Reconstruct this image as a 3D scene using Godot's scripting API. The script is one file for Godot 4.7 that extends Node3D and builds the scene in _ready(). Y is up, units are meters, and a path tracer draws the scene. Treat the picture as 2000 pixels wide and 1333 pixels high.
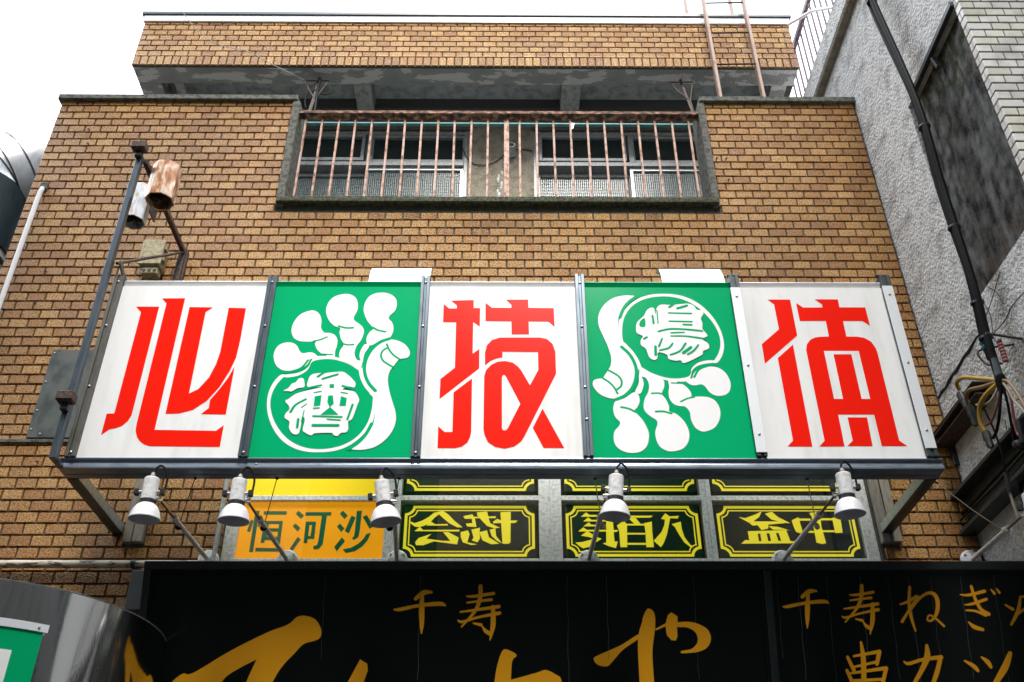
extends Node3D

# ------------------------------------------------------------------ helpers
var M := {}
var rng := RandomNumberGenerator.new()
var eye := Vector3(0, 1.6, 5.13)
var cam: Camera3D

func numbered(called: String, parent: Node) -> String:
	if not parent.has_node(NodePath(called)):
		return called
	var i := 1
	while parent.has_node(NodePath("%s_%03d" % [called, i])):
		i += 1
	return "%s_%03d" % [called, i]

func lin(r: float, g: float, b: float) -> Color:
	return Color(r, g, b).linear_to_srgb()

func noise_tex(freq: float, size: int, ramp: Gradient = null, normal := false, strength := 4.0, kind := FastNoiseLite.TYPE_SIMPLEX_SMOOTH, octaves := 4, sd := 1) -> NoiseTexture2D:
	var n := FastNoiseLite.new()
	n.noise_type = kind
	n.frequency = freq
	n.fractal_octaves = octaves
	n.seed = sd
	var t := NoiseTexture2D.new()
	t.width = size
	t.height = size
	t.seamless = true
	t.as_normal_map = normal
	if normal:
		t.bump_strength = strength
	if ramp:
		t.color_ramp = ramp
	t.noise = n
	return t

func ramp(list: Array) -> Gradient:
	var g := Gradient.new()
	var o := PackedFloat32Array()
	var c := PackedColorArray()
	for e in list:
		o.append(e[0])
		c.append(e[1])
	g.offsets = o
	g.colors = c
	return g

func mat(called: String, col: Color, rough := 0.6, metal := 0.0, tex: Texture2D = null, scale := Vector3.ONE, nrm: Texture2D = null, nstr := 1.0) -> StandardMaterial3D:
	var m := StandardMaterial3D.new()
	m.resource_name = called
	m.albedo_color = col
	m.roughness = rough
	m.metallic = metal
	if tex:
		m.albedo_texture = tex
	if nrm:
		m.normal_enabled = true
		m.normal_texture = nrm
		m.normal_scale = nstr
	if tex or nrm:
		m.uv1_triplanar = true
		m.uv1_world_triplanar = true
		m.uv1_triplanar_sharpness = 4.0
		m.uv1_scale = scale
	M[called] = m
	return m

func S() -> SurfaceTool:
	var st := SurfaceTool.new()
	st.begin(Mesh.PRIMITIVE_TRIANGLES)
	return st

func tri(st: SurfaceTool, a: Vector3, b: Vector3, c: Vector3, n: Vector3) -> void:
	if (b - a).cross(c - a).dot(n) > 0.0:
		var t := b
		b = c
		c = t
	st.set_normal(n)
	st.add_vertex(a)
	st.set_normal(n)
	st.add_vertex(b)
	st.set_normal(n)
	st.add_vertex(c)

func quad(st: SurfaceTool, a: Vector3, b: Vector3, c: Vector3, d: Vector3, out: Vector3) -> void:
	var n := (b - a).cross(c - a)
	if n.length() < 1e-12:
		n = (c - a).cross(d - a)
	n = n.normalized()
	if n.dot(out) < 0.0:
		n = -n
	tri(st, a, b, c, n)
	tri(st, a, c, d, n)

func tri_n(st: SurfaceTool, p: Array, n: Array) -> void:
	var f: Vector3 = n[0] + n[1] + n[2]
	var o := [0, 1, 2]
	if (p[1] - p[0]).cross(p[2] - p[0]).dot(f) > 0.0:
		o = [0, 2, 1]
	for i in o:
		st.set_normal(n[i])
		st.add_vertex(p[i])

# a box between two corners, its edges chamfered by c
func bx(st: SurfaceTool, lo: Vector3, hi: Vector3, c := 0.0, t := Transform3D.IDENTITY) -> void:
	var m := (lo + hi) / 2.0
	var h := (hi - lo) / 2.0
	h = h.abs()
	c = minf(c, minf(h.x, minf(h.y, h.z)) * 0.9)
	for ax in 3:
		for s in [-1.0, 1.0]:
			var n := Vector3.ZERO
			n[ax] = s
			var u := (ax + 1) % 3
			var v := (ax + 2) % 3
			var q := []
			for k in [[-1, -1], [1, -1], [1, 1], [-1, 1]]:
				var p := Vector3.ZERO
				p[ax] = s * h[ax]
				p[u] = k[0] * (h[u] - c)
				p[v] = k[1] * (h[v] - c)
				q.append(t * (m + p))
			quad(st, q[0], q[1], q[2], q[3], t.basis * n)
	if c > 0.0:
		for ax in 3:
			var u := (ax + 1) % 3
			var v := (ax + 2) % 3
			for su in [-1.0, 1.0]:
				for sv in [-1.0, 1.0]:
					var q := []
					for k in [[-1, 0], [1, 0], [1, 1], [-1, 1]]:
						var p := Vector3.ZERO
						p[ax] = k[0] * (h[ax] - c)
						p[u] = su * (h[u] - (c if k[1] == 1 else 0.0))
						p[v] = sv * (h[v] - (0.0 if k[1] == 1 else c))
						q.append(t * (m + p))
					var o := Vector3.ZERO
					o[u] = su
					o[v] = sv
					quad(st, q[0], q[1], q[2], q[3], t.basis * o)
		for sx in [-1.0, 1.0]:
			for sy in [-1.0, 1.0]:
				for sz in [-1.0, 1.0]:
					var s := Vector3(sx, sy, sz)
					var q := []
					for ax in 3:
						var p := s * (h - Vector3(c, c, c))
						p[ax] = s[ax] * h[ax]
						q.append(t * (m + p))
					tri(st, q[0], q[1], q[2], (t.basis * s).normalized())

func frame_of(d: Vector3) -> Array:
	d = d.normalized()
	var a := Vector3.UP if absf(d.y) < 0.9 else Vector3.RIGHT
	var u := d.cross(a).normalized()
	return [u, d.cross(u).normalized()]

# round tube along points; r is a number or one radius per point
func tube(st: SurfaceTool, pts: Array, r, sides := 10, caps := true) -> void:
	var rings := []
	var u := Vector3.ZERO
	for i in pts.size():
		var d: Vector3 = (pts[mini(i + 1, pts.size() - 1)] - pts[maxi(i - 1, 0)]).normalized()
		if i == 0:
			u = frame_of(d)[0]
		else:
			u = (u - d * u.dot(d)).normalized()
		var v := d.cross(u)
		var rr: float = r[i] if r is Array else r
		var ring := []
		for k in sides:
			var a := TAU * k / sides
			var n: Vector3 = u * cos(a) + v * sin(a)
			ring.append([pts[i] + n * rr, n])
		rings.append(ring)
	for i in rings.size() - 1:
		for k in sides:
			var a = rings[i][k]
			var b = rings[i][(k + 1) % sides]
			var c = rings[i + 1][(k + 1) % sides]
			var d = rings[i + 1][k]
			tri_n(st, [a[0], b[0], c[0]], [a[1], b[1], c[1]])
			tri_n(st, [a[0], c[0], d[0]], [a[1], c[1], d[1]])
	if caps:
		for e in [0, rings.size() - 1]:
			var out: Vector3 = (pts[0] - pts[1]) if e == 0 else (pts[-1] - pts[-2])
			for k in range(1, sides - 1):
				tri(st, rings[e][0][0], rings[e][k][0], rings[e][k + 1][0], out.normalized())

func smooth_path(p: Array, n := 6) -> Array:
	var o := []
	for i in p.size() - 1:
		var a: Vector3 = p[maxi(i - 1, 0)]
		var d: Vector3 = p[mini(i + 2, p.size() - 1)]
		for k in n:
			o.append((p[i] as Vector3).cubic_interpolate(p[i + 1], a, d, float(k) / n))
	o.append(p[-1])
	return o

# square bar between two points
func bar(st: SurfaceTool, a: Vector3, b: Vector3, w: float, h: float, side := Vector3.ZERO, c := 0.001) -> void:
	var d := (b - a).normalized()
	var u: Vector3 = side if side != Vector3.ZERO else frame_of(d)[0]
	u = (u - d * u.dot(d)).normalized()
	var v := d.cross(u)
	bx(st, Vector3(-w / 2, -h / 2, 0), Vector3(w / 2, h / 2, a.distance_to(b)), c, Transform3D(Basis(u, v, d), a))

# surface of revolution about the local y axis; profile of Vector2(radius, height)
func lathe(st: SurfaceTool, prof: Array, t := Transform3D.IDENTITY, sides := 24, a0 := 0.0, a1 := TAU) -> void:
	for i in prof.size() - 1:
		var p: Vector2 = prof[i]
		var q: Vector2 = prof[i + 1]
		var dn := Vector2(q.y - p.y, p.x - q.x).normalized()
		for k in sides:
			var a := lerpf(a0, a1, float(k) / sides)
			var b := lerpf(a0, a1, float(k + 1) / sides)
			var da := Vector3(cos(a), 0, sin(a))
			var db := Vector3(cos(b), 0, sin(b))
			var v := [t * (da * p.x + Vector3.UP * p.y), t * (db * p.x + Vector3.UP * p.y), t * (db * q.x + Vector3.UP * q.y), t * (da * q.x + Vector3.UP * q.y)]
			var na := (t.basis * (da * dn.x + Vector3.UP * dn.y)).normalized()
			var nb := (t.basis * (db * dn.x + Vector3.UP * dn.y)).normalized()
			if p.x > 1e-6:
				tri_n(st, [v[0], v[1], v[2]], [na, nb, nb])
			if q.x > 1e-6:
				tri_n(st, [v[0], v[2], v[3]], [na, nb, na])

# flat polygon in the x-y plane at depth z
func flat(st: SurfaceTool, poly: PackedVector2Array, z: float) -> void:
	var idx := Geometry2D.triangulate_polygon(poly)
	for i in range(0, idx.size(), 3):
		var p := []
		for k in 3:
			p.append(Vector3(poly[idx[i + k]].x, poly[idx[i + k]].y, z))
		tri(st, p[0], p[1], p[2], Vector3.BACK)

func strip_quad(st: SurfaceTool, a: Vector2, b: Vector2, c: Vector2, d: Vector2, z: float) -> void:
	flat(st, PackedVector2Array([a, b, c, d]), z)

func round_out(pts: PackedVector2Array) -> PackedVector2Array:
	# closed smooth outline; a doubled point stays a corner
	var p := []
	var corner := []
	for i in pts.size():
		if p.size() and pts[i].distance_to(p[-1]) < 0.0015:
			corner[-1] = true
		else:
			p.append(pts[i])
			corner.append(false)
	var o := PackedVector2Array()
	var n := p.size()
	for i in n:
		var j := (i + 1) % n
		var a: Vector2 = p[i] if corner[i] else p[(i - 1 + n) % n]
		var d: Vector2 = p[j] if corner[j] else p[(i + 2) % n]
		for k in 5:
			o.append((p[i] as Vector2).cubic_interpolate(p[j], a, d, k / 5.0))
	return o

func brush(st: SurfaceTool, s: Array, z: float) -> void:
	# stroke of changing width with rounded ends
	var pts := []
	for i in range(0, s.size(), 3):
		pts.append(Vector3(s[i], s[i + 1], s[i + 2]) * 0.001)
	if pts.size() > 2:
		pts = smooth_path(pts, 5)
	var le := PackedVector2Array()
	var ri := PackedVector2Array()
	var n := pts.size()
	for i in n:
		var a: Vector3 = pts[maxi(i - 1, 0)]
		var b: Vector3 = pts[mini(i + 1, n - 1)]
		var d := Vector2(b.x - a.x, b.y - a.y).normalized()
		var m: Vector2 = Vector2(-d.y, d.x) * (pts[i].z as float) * 0.5
		var c: Vector2 = Vector2(pts[i].x, pts[i].y)
		if i == 0:
			for k in range(1, 5):
				var an := PI * k / 5.0
				le.append(c + m.rotated(PI - an))
		le.append(c + m)
		ri.append(c - m)
		if i == n - 1:
			for k in range(1, 5):
				le.append(c + m.rotated(-PI * k / 5.0))
	for i in n - 1:
		strip_quad(st, le[4 + i], le[5 + i], ri[i + 1], ri[i], z)
	var cap := le.slice(0, 5)
	cap.append(ri[0])
	cap.reverse()
	flat(st, cap, z)
	var cap2 := le.slice(3 + n)
	cap2.append(ri[n - 1])
	flat(st, cap2, z)

# lettering of a mark: layer 1 and 2 may have two colours; returns [surface of layer 1, surface of layer 2]
func letter(called: String, z: float, off := Vector2.ZERO, turn := false, one_by_one := true) -> Array:
	var out := [S(), S()]
	var zz := z
	for e in MARKS[called]:
		var st: SurfaceTool = out[e[1] - 1]
		var v: Array = e[2]
		zz += 0.00012 if one_by_one else 0.0
		if e[0] == "b":
			var w := []
			for i in range(0, v.size(), 3):
				var p := Vector2(v[i], v[i + 1]) * 0.001
				p = (-p if turn else p) + off
				w.append_array([p.x * 1000.0, p.y * 1000.0, v[i + 2]])
			brush(st, w, zz)
		else:
			var pl := PackedVector2Array()
			for i in range(0, v.size(), 2):
				var p := Vector2(v[i], v[i + 1]) * 0.001
				pl.append((-p if turn else p) + off)
			flat(st, round_out(pl) if e[0] == "s" else pl, zz)
	return out

func obj(called: String, st, m: Material, parent: Node3D = null) -> MeshInstance3D:
	var o := MeshInstance3D.new()
	var host: Node = parent if parent else self
	o.name = numbered(called, host)
	o.mesh = st.commit() if st is SurfaceTool else st
	o.material_override = m
	host.add_child(o, true)
	if parent and parent.get_parent() == self and parent.has_meta("root"):
		o.position = -parent.position
	return o

func tag(o: Node3D, label: String, category: String, group := "", kind := "") -> Node3D:
	o.set_meta("label", label)
	if category:
		o.set_meta("category", category)
	if group:
		o.set_meta("group", group)
	if kind:
		o.set_meta("kind", kind)
	return o

func thing(called: String, base: Vector3, label: String, category: String, group := "") -> Node3D:
	var o := Node3D.new()
	o.name = numbered(called, self)
	o.position = base
	add_child(o, true)
	o.set_meta("root", true)
	tag(o, label, category, group)
	return o

func note(o: Node3D, label: String) -> Node3D:
	o.set_meta("label", label)
	return o

func stuff(o: Node3D) -> Node3D:
	o.set_meta("kind", "stuff")
	return o

# ------------------------------------------------------------------ bricks
var brick_cache := {}
var tones := []

func brick_shape(st: SurfaceTool, w: float, h: float, o: Vector3, col: Color, d := 0.010, c := 0.0025, tilt := Vector2.ZERO) -> void:
	var f := []
	var e := []
	var b := []
	for k in [[-1, -1], [1, -1], [1, 1], [-1, 1]]:
		var x: float = k[0] * w / 2
		var y: float = k[1] * h / 2
		var dz: float = k[0] * tilt.x + k[1] * tilt.y
		f.append(o + Vector3(x - k[0] * c, y - k[1] * c, dz))
		e.append(o + Vector3(x, y, -c + dz))
		b.append(o + Vector3(x, y, -d))
	st.set_color(col)
	quad(st, f[0], f[1], f[2], f[3], Vector3.BACK)
	var ns := [Vector3.DOWN, Vector3.RIGHT, Vector3.UP, Vector3.LEFT]
	for i in 4:
		var j := (i + 1) % 4
		quad(st, f[i], f[j], e[j], e[i], ns[i] + Vector3.BACK)
		quad(st, e[i], e[j], b[j], b[i], ns[i])

func brick_mesh(w: float, h: float, tone: int) -> Mesh:
	var key := "%d_%d_%d" % [roundi(w * 1000), roundi(h * 1000), tone]
	if not brick_cache.has(key):
		var st := S()
		brick_shape(st, w, h, Vector3.ZERO, tones[tone], 0.015, 0.0025, Vector2(sin(tone * 2.1), cos(tone * 3.7)) * 0.0007)
		brick_cache[key] = st.commit()
	return brick_cache[key]

# pieces of the interval a..b left over by holes
func minus(a: float, b: float, y0: float, y1: float, holes: Array) -> Array:
	var parts := [[a, b]]
	for h in holes:
		if y1 <= h[1] + 0.004 or y0 >= h[3] - 0.004:
			continue
		var nxt := []
		for p in parts:
			if h[2] <= p[0] or h[0] >= p[1]:
				nxt.append(p)
				continue
			if h[0] - p[0] > 0.012:
				nxt.append([p[0], h[0]])
			if p[1] - h[2] > 0.012:
				nxt.append([h[2], p[1]])
		parts = nxt
	return parts

func seen(p: Vector3) -> bool:
	var q := cam.global_transform.affine_inverse() * p
	if q.z > -0.1:
		return false
	var t := tan(deg_to_rad(cam.fov / 2.0))
	return absf(q.x / -q.z) < t * 2000.0 / 1333.0 and absf(q.y / -q.z) < t

func _ready() -> void:
	rng.seed = 7
	# ---- camera, sky, light, exposure
	cam = Camera3D.new()
	cam.name = "camera"
	cam.fov = 38.287
	cam.near = 0.05
	cam.far = 400.0
	add_child(cam)
	cam.rotation_order = EULER_ORDER_YXZ
	cam.position = eye
	cam.rotation_degrees = Vector3(34.135, -0.555, -0.1936)
	var sky_mat := ProceduralSkyMaterial.new()
	sky_mat.sky_top_color = Color(0.90, 0.93, 0.97)
	sky_mat.sky_horizon_color = Color(0.74, 0.75, 0.76)
	sky_mat.sky_curve = 0.12
	sky_mat.sky_energy_multiplier = 1.2
	sky_mat.ground_bottom_color = Color(0.25, 0.25, 0.25)
	sky_mat.ground_horizon_color = Color(0.5, 0.5, 0.5)
	sky_mat.sun_angle_max = 60.0
	var env := Environment.new()
	env.background_mode = Environment.BG_SKY
	env.sky = Sky.new()
	env.sky.sky_material = sky_mat
	env.tonemap_mode = Environment.TONE_MAPPER_LINEAR
	env.tonemap_exposure = 3.15
	env.sdfgi_enabled = true
	env.ssao_enabled = true
	env.ssil_enabled = true
	var we := WorldEnvironment.new()
	we.name = "environment"
	we.environment = env
	add_child(we)
	var sun := DirectionalLight3D.new()
	sun.name = "sun"
	sun.light_energy = 0.65
	sun.light_angular_distance = 22.0
	sun.light_color = Color(1.0, 0.985, 0.96)
	sun.shadow_enabled = true
	add_child(sun)
	sun.look_at_from_position(Vector3(1.2, 12.2, 9.6), Vector3.ZERO)

	make_materials()
	street()
	street_ends()
	house()
	right_neighbour()
	left_side()
	balcony_things()
	signboard()
	lamps()
	dark_signboard()
	pole_frame()
	right_cables()

func make_materials() -> void:
	var W := Color(1, 1, 1)
	var speck := noise_tex(0.045, 512, ramp([[0.0, lin(0.30, 0.27, 0.25)], [0.36, lin(0.60, 0.57, 0.55)], [0.52, lin(0.86, 0.86, 0.87)], [0.66, lin(0.98, 0.99, 1.0)], [1.0, W]]), false, 1.0, FastNoiseLite.TYPE_SIMPLEX_SMOOTH, 5, 3)
	var gritty := noise_tex(0.07, 512, null, true, 9.0, FastNoiseLite.TYPE_SIMPLEX_SMOOTH, 3, 11)
	var m := mat("glazed_brick", W, 0.24, 0.0, speck, Vector3(2.6, 2.6, 2.6), gritty, 0.8)
	m.vertex_color_use_as_albedo = true
	m.metallic_specular = 0.42
	tones = [Color(0.476, 0.250, 0.072), Color(0.425, 0.214, 0.057), Color(0.376, 0.173, 0.043), Color(0.509, 0.283, 0.087), Color(0.401, 0.191, 0.049), Color(0.450, 0.233, 0.064), Color(0.358, 0.161, 0.040), Color(0.492, 0.263, 0.078)]
	var soft := noise_tex(0.02, 512, ramp([[0.0, lin(0.45, 0.45, 0.45)], [0.5, lin(0.8, 0.8, 0.8)], [1.0, W]]), false, 1.0, FastNoiseLite.TYPE_SIMPLEX_SMOOTH, 5, 5)
	var grain := noise_tex(0.16, 512, null, true, 10.0, FastNoiseLite.TYPE_SIMPLEX_SMOOTH, 3, 21)
	mat("mortar", lin(0.11, 0.112, 0.085), 0.9, 0.0, soft, Vector3(1.5, 1.5, 1.5), grain, 0.5)
	var mossy := noise_tex(0.02, 512, ramp([[0.0, lin(0.035, 0.04, 0.03)], [0.42, lin(0.10, 0.10, 0.085)], [0.58, lin(0.19, 0.185, 0.165)], [0.75, lin(0.13, 0.135, 0.10)], [1.0, lin(0.24, 0.23, 0.21)]]), false, 1.0, FastNoiseLite.TYPE_SIMPLEX_SMOOTH, 5, 8)
	mat("old_concrete", W, 0.9, 0.0, mossy, Vector3(1.8, 1.8, 1.8), grain, 0.8)
	var mossy2 := noise_tex(0.02, 512, ramp([[0.0, lin(0.02, 0.025, 0.02)], [0.45, lin(0.05, 0.055, 0.04)], [0.62, lin(0.09, 0.10, 0.045)], [1.0, lin(0.15, 0.15, 0.12)]]), false, 1.0, FastNoiseLite.TYPE_SIMPLEX_SMOOTH, 5, 9)
	mat("mossy_concrete", W, 0.95, 0.0, mossy2, Vector3(2.5, 2.5, 2.5), grain, 0.8)
	var patch := noise_tex(0.012, 512, ramp([[0.0, lin(0.30, 0.31, 0.30)], [0.56, lin(0.37, 0.38, 0.37)], [0.585, lin(0.64, 0.63, 0.62)], [1.0, lin(0.70, 0.69, 0.68)]]), false, 1.0, FastNoiseLite.TYPE_SIMPLEX_SMOOTH, 5, 14)
	mat("patched_concrete", W, 0.9, 0.0, patch, Vector3(0.5, 0.5, 1.2), grain, 0.4)
	mat("grey_concrete", lin(0.55, 0.57, 0.56), 0.9, 0.0, soft, Vector3(1.3, 1.3, 1.3), grain, 0.6)
	mat("blue_grey_ceiling", lin(0.50, 0.55, 0.56), 0.85, 0.0, soft, Vector3(0.8, 0.8, 0.8), grain, 0.3)
	mat("brown_plaster", lin(0.33, 0.29, 0.22), 0.9, 0.0, soft, Vector3(0.8, 0.8, 0.8), grain, 0.5)
	mat("lintel_wood", lin(0.12, 0.11, 0.085), 0.8, 0.0, soft, Vector3(3, 0.5, 3))
	mat("dark_wall", lin(0.10, 0.105, 0.10), 0.85)
	mat("dark_inside", lin(0.03, 0.03, 0.03), 0.9)
	mat("aluminium", lin(0.30, 0.315, 0.315), 0.45, 0.25, soft, Vector3(3, 3, 3))
	mat("aluminium_bright", lin(0.52, 0.55, 0.56), 0.35, 0.3)
	mat("dark_glass", lin(0.018, 0.028, 0.026), 0.05)
	# ribbed glass: a fine grid of bumps
	var im := Image.create(64, 64, false, Image.FORMAT_RGB8)
	for y in 64:
		for x in 64:
			var hx := 0.5 + 0.5 * sin(TAU * x / 16.0)
			var hy := 0.5 + 0.5 * sin(TAU * y / 16.0)
			im.set_pixel(x, y, Color(hx * hy, hx * hy, hx * hy))
	im.bump_map_to_normal_map(6.0)
	mat("patterned_glass", lin(0.03, 0.055, 0.055), 0.12, 0.0, null, Vector3(14, 14, 14), ImageTexture.create_from_image(im), 0.35)
	var rusty := noise_tex(0.03, 512, ramp([[0.0, lin(0.035, 0.018, 0.013)], [0.22, lin(0.075, 0.032, 0.018)], [0.29, lin(0.26, 0.095, 0.035)], [0.42, lin(0.38, 0.17, 0.09)], [0.52, lin(0.42, 0.25, 0.195)], [0.8, lin(0.44, 0.30, 0.275)], [1.0, lin(0.38, 0.18, 0.10)]]), false, 1.0, FastNoiseLite.TYPE_SIMPLEX_SMOOTH, 5, 31)
	mat("pink_rusty_paint", W, 0.6, 0.0, rusty, Vector3(1.6, 0.8, 1.6))
	var fresh := noise_tex(0.02, 512, ramp([[0.0, lin(0.10, 0.05, 0.04)], [0.17, lin(0.25, 0.13, 0.085)], [0.3, lin(0.31, 0.20, 0.15)], [1.0, lin(0.35, 0.255, 0.215)]]), false, 1.0, FastNoiseLite.TYPE_SIMPLEX_SMOOTH, 5, 34)
	mat("pink_ladder_paint", W, 0.6, 0.0, fresh, Vector3(1.5, 0.7, 1.5))
	var rustier := noise_tex(0.03, 512, ramp([[0.0, lin(0.014, 0.01, 0.009)], [0.34, lin(0.04, 0.022, 0.015)], [0.46, lin(0.15, 0.062, 0.03)], [0.58, lin(0.26, 0.12, 0.06)], [0.70, lin(0.34, 0.21, 0.165)], [1.0, lin(0.38, 0.29, 0.265)]]), false, 1.0, FastNoiseLite.TYPE_SIMPLEX_SMOOTH, 4, 33)
	mat("heavy_rust", W, 0.75, 0.0, rustier, Vector3(0.9, 1.6, 0.9), grain, 0.3)
	var brownrust := noise_tex(0.03, 512, ramp([[0.0, lin(0.02, 0.014, 0.012)], [0.45, lin(0.045, 0.028, 0.023)], [0.6, lin(0.085, 0.05, 0.036)], [1.0, lin(0.13, 0.09, 0.07)]]), false, 1.0, FastNoiseLite.TYPE_SIMPLEX_SMOOTH, 4, 35)
	mat("brown_rust", W, 0.8, 0.0, brownrust, Vector3(3, 3, 3))
	mat("teal_pole", lin(0.05, 0.24, 0.24), 0.5, 0.0, soft, Vector3(3, 3, 3))
	mat("white_sheet", lin(0.80, 0.81, 0.82), 0.35)
	mat("navy_trim", lin(0.04, 0.055, 0.075), 0.4)
	var coat := noise_tex(0.015, 512, ramp([[0.0, lin(0.55, 0.55, 0.56)], [0.5, lin(0.9, 0.9, 0.9)], [1.0, W]]), false, 1.0, FastNoiseLite.TYPE_SIMPLEX_SMOOTH, 5, 41)
	mat("slate_metal", lin(0.105, 0.135, 0.165), 0.30, 0.55, coat, Vector3(3, 0.6, 3))
	mat("slate_rail", lin(0.26, 0.31, 0.38), 0.26, 0.5, coat, Vector3(0.7, 3, 3))
	mat("dark_slate", lin(0.05, 0.065, 0.07), 0.4, 0.3, coat, Vector3(2, 2, 2))
	mat("galvanised", lin(0.50, 0.54, 0.56), 0.45, 0.5, coat, Vector3(4, 4, 4))
	mat("weathered_metal", lin(0.12, 0.115, 0.10), 0.5, 0.4, coat, Vector3(5, 1, 5))
	mat("grimy_metal", lin(0.30, 0.27, 0.22), 0.6, 0.2, coat, Vector3(5, 1, 5))
	var veil := noise_tex(0.012, 512, ramp([[0.0, lin(0.86, 0.86, 0.85)], [0.45, lin(0.965, 0.965, 0.96)], [1.0, W]]), false, 1.0, FastNoiseLite.TYPE_SIMPLEX_SMOOTH, 4, 81)
	mat("white_panel", lin(0.86, 0.865, 0.87), 0.16, 0.0, veil, Vector3(1.6, 0.25, 1.6))
	mat("green_panel", lin(0.0, 0.37, 0.14), 0.14).metallic_specular = 0.35
	mat("green_print", lin(0.0, 0.37, 0.14), 0.14).metallic_specular = 0.35
	mat("white_print", lin(0.86, 0.865, 0.875), 0.18)
	mat("red_print", lin(0.86, 0.012, 0.003), 0.2).metallic_specular = 0.3
	mat("white_strip", lin(0.70, 0.73, 0.76), 0.4, 0.1)
	mat("screw_steel", lin(0.6, 0.6, 0.6), 0.3, 0.9)
	mat("lamp_white", lin(0.85, 0.85, 0.86), 0.35, 0.0, coat, Vector3(4, 4, 4))
	mat("lamp_grey", lin(0.74, 0.74, 0.78), 0.40, 0.1)
	mat("black_plastic", lin(0.018, 0.019, 0.022), 0.4)
	mat("cable_black", lin(0.005, 0.006, 0.0065), 0.5).metallic_specular = 0.2
	mat("rod_steel", lin(0.24, 0.20, 0.15), 0.4, 0.6)
	mat("brass_plate", lin(0.40, 0.30, 0.08), 0.4, 0.5)
	mat("grey_gland", lin(0.30, 0.28, 0.25), 0.5, 0.3)
	mat("black_board", lin(0.004, 0.006, 0.006), 0.25).metallic_specular = 0.3
	mat("black_frame", lin(0.012, 0.018, 0.019), 0.35, 0.0, coat, Vector3(2, 2, 2))
	mat("ochre_print", lin(0.80, 0.36, 0.012), 0.5).metallic_specular = 0.3
	mat("drip_stain", lin(0.035, 0.055, 0.06), 0.5)
	mat("orange_board", lin(0.84, 0.36, 0.012), 0.35)
	mat("yellow_board", lin(0.80, 0.60, 0.012), 0.35)
	mat("teal_print", lin(0.0, 0.22, 0.14), 0.35)
	mat("film_yellow", lin(0.66, 0.58, 0.05), 0.3)
	for lit in [["orange_board", lin(0.84, 0.34, 0.001), 0.22], ["yellow_board", lin(0.85, 0.62, 0.002), 0.22], ["film_yellow", lin(0.80, 0.70, 0.02), 0.24]]:
		M[lit[0]].emission_enabled = true
		M[lit[0]].emission = lit[1]
		M[lit[0]].emission_energy_multiplier = lit[2]
	mat("film_black", lin(0.022, 0.034, 0.032), 0.25)
	var pane := mat("window_glass", Color(0.12, 0.16, 0.15, 0.06), 0.03)
	pane.transparency = BaseMaterial3D.TRANSPARENCY_ALPHA
	mat("rough_white_frame", lin(0.84, 0.87, 0.85), 0.55, 0.0, coat, Vector3(5, 5, 5), grain, 0.2)
	var plas := noise_tex(0.008, 512, ramp([[0.0, lin(0.30, 0.295, 0.285)], [0.4, lin(0.54, 0.53, 0.515)], [0.7, lin(0.62, 0.61, 0.59)], [1.0, lin(0.40, 0.393, 0.38)]]), false, 1.0, FastNoiseLite.TYPE_SIMPLEX_SMOOTH, 5, 51)
	var pebble := noise_tex(0.11, 512, null, true, 14.0, FastNoiseLite.TYPE_VALUE_CUBIC, 4, 52)
	mat("spray_plaster", W, 0.85, 0.0, plas, Vector3(1.35, 1.35, 1.35), pebble, 0.7)
	# stained wall of the niche: dark runs and moss near its top
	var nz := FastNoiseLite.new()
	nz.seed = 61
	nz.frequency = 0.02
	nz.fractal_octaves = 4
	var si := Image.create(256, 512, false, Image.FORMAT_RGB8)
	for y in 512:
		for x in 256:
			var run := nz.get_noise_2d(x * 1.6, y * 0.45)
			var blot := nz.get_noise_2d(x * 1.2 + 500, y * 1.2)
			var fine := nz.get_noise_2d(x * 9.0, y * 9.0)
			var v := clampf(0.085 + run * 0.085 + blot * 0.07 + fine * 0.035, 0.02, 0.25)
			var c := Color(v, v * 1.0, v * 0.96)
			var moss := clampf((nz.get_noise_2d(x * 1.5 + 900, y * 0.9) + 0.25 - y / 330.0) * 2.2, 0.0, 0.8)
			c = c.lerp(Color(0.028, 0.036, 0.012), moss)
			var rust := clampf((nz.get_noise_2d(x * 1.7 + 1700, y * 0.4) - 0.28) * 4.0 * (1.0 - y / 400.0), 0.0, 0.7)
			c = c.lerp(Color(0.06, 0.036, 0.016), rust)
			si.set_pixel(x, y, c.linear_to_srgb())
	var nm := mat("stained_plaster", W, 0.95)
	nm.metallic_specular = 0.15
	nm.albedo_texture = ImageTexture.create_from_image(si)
	var tl := noise_tex(0.012, 256, ramp([[0.0, lin(0.62, 0.60, 0.56)], [0.6, lin(0.95, 0.94, 0.92)], [1.0, W]]), false, 1.0, FastNoiseLite.TYPE_SIMPLEX_SMOOTH, 4, 55)
	var tm := mat("white_tile", W, 0.22, 0.0, tl, Vector3(1.5, 1.5, 1.5))
	tm.vertex_color_use_as_albedo = true
	mat("black_joint", lin(0.02, 0.02, 0.022), 0.9)
	var duct := noise_tex(0.012, 512, ramp([[0.0, lin(0.45, 0.46, 0.49)], [0.5, lin(0.70, 0.71, 0.74)], [1.0, lin(0.78, 0.79, 0.81)]]), false, 1.0, FastNoiseLite.TYPE_SIMPLEX_SMOOTH, 4, 57)
	mat("silver_cladding", W, 0.35, 0.6, duct, Vector3(2.5, 0.8, 2.5))
	mat("teal_grey_duct", lin(0.020, 0.036, 0.044), 0.55, 0.0, coat, Vector3(2, 0.5, 2)).metallic_specular = 0.3
	var wav := noise_tex(0.006, 256, null, true, 5.0, FastNoiseLite.TYPE_SIMPLEX_SMOOTH, 2, 58)
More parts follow.
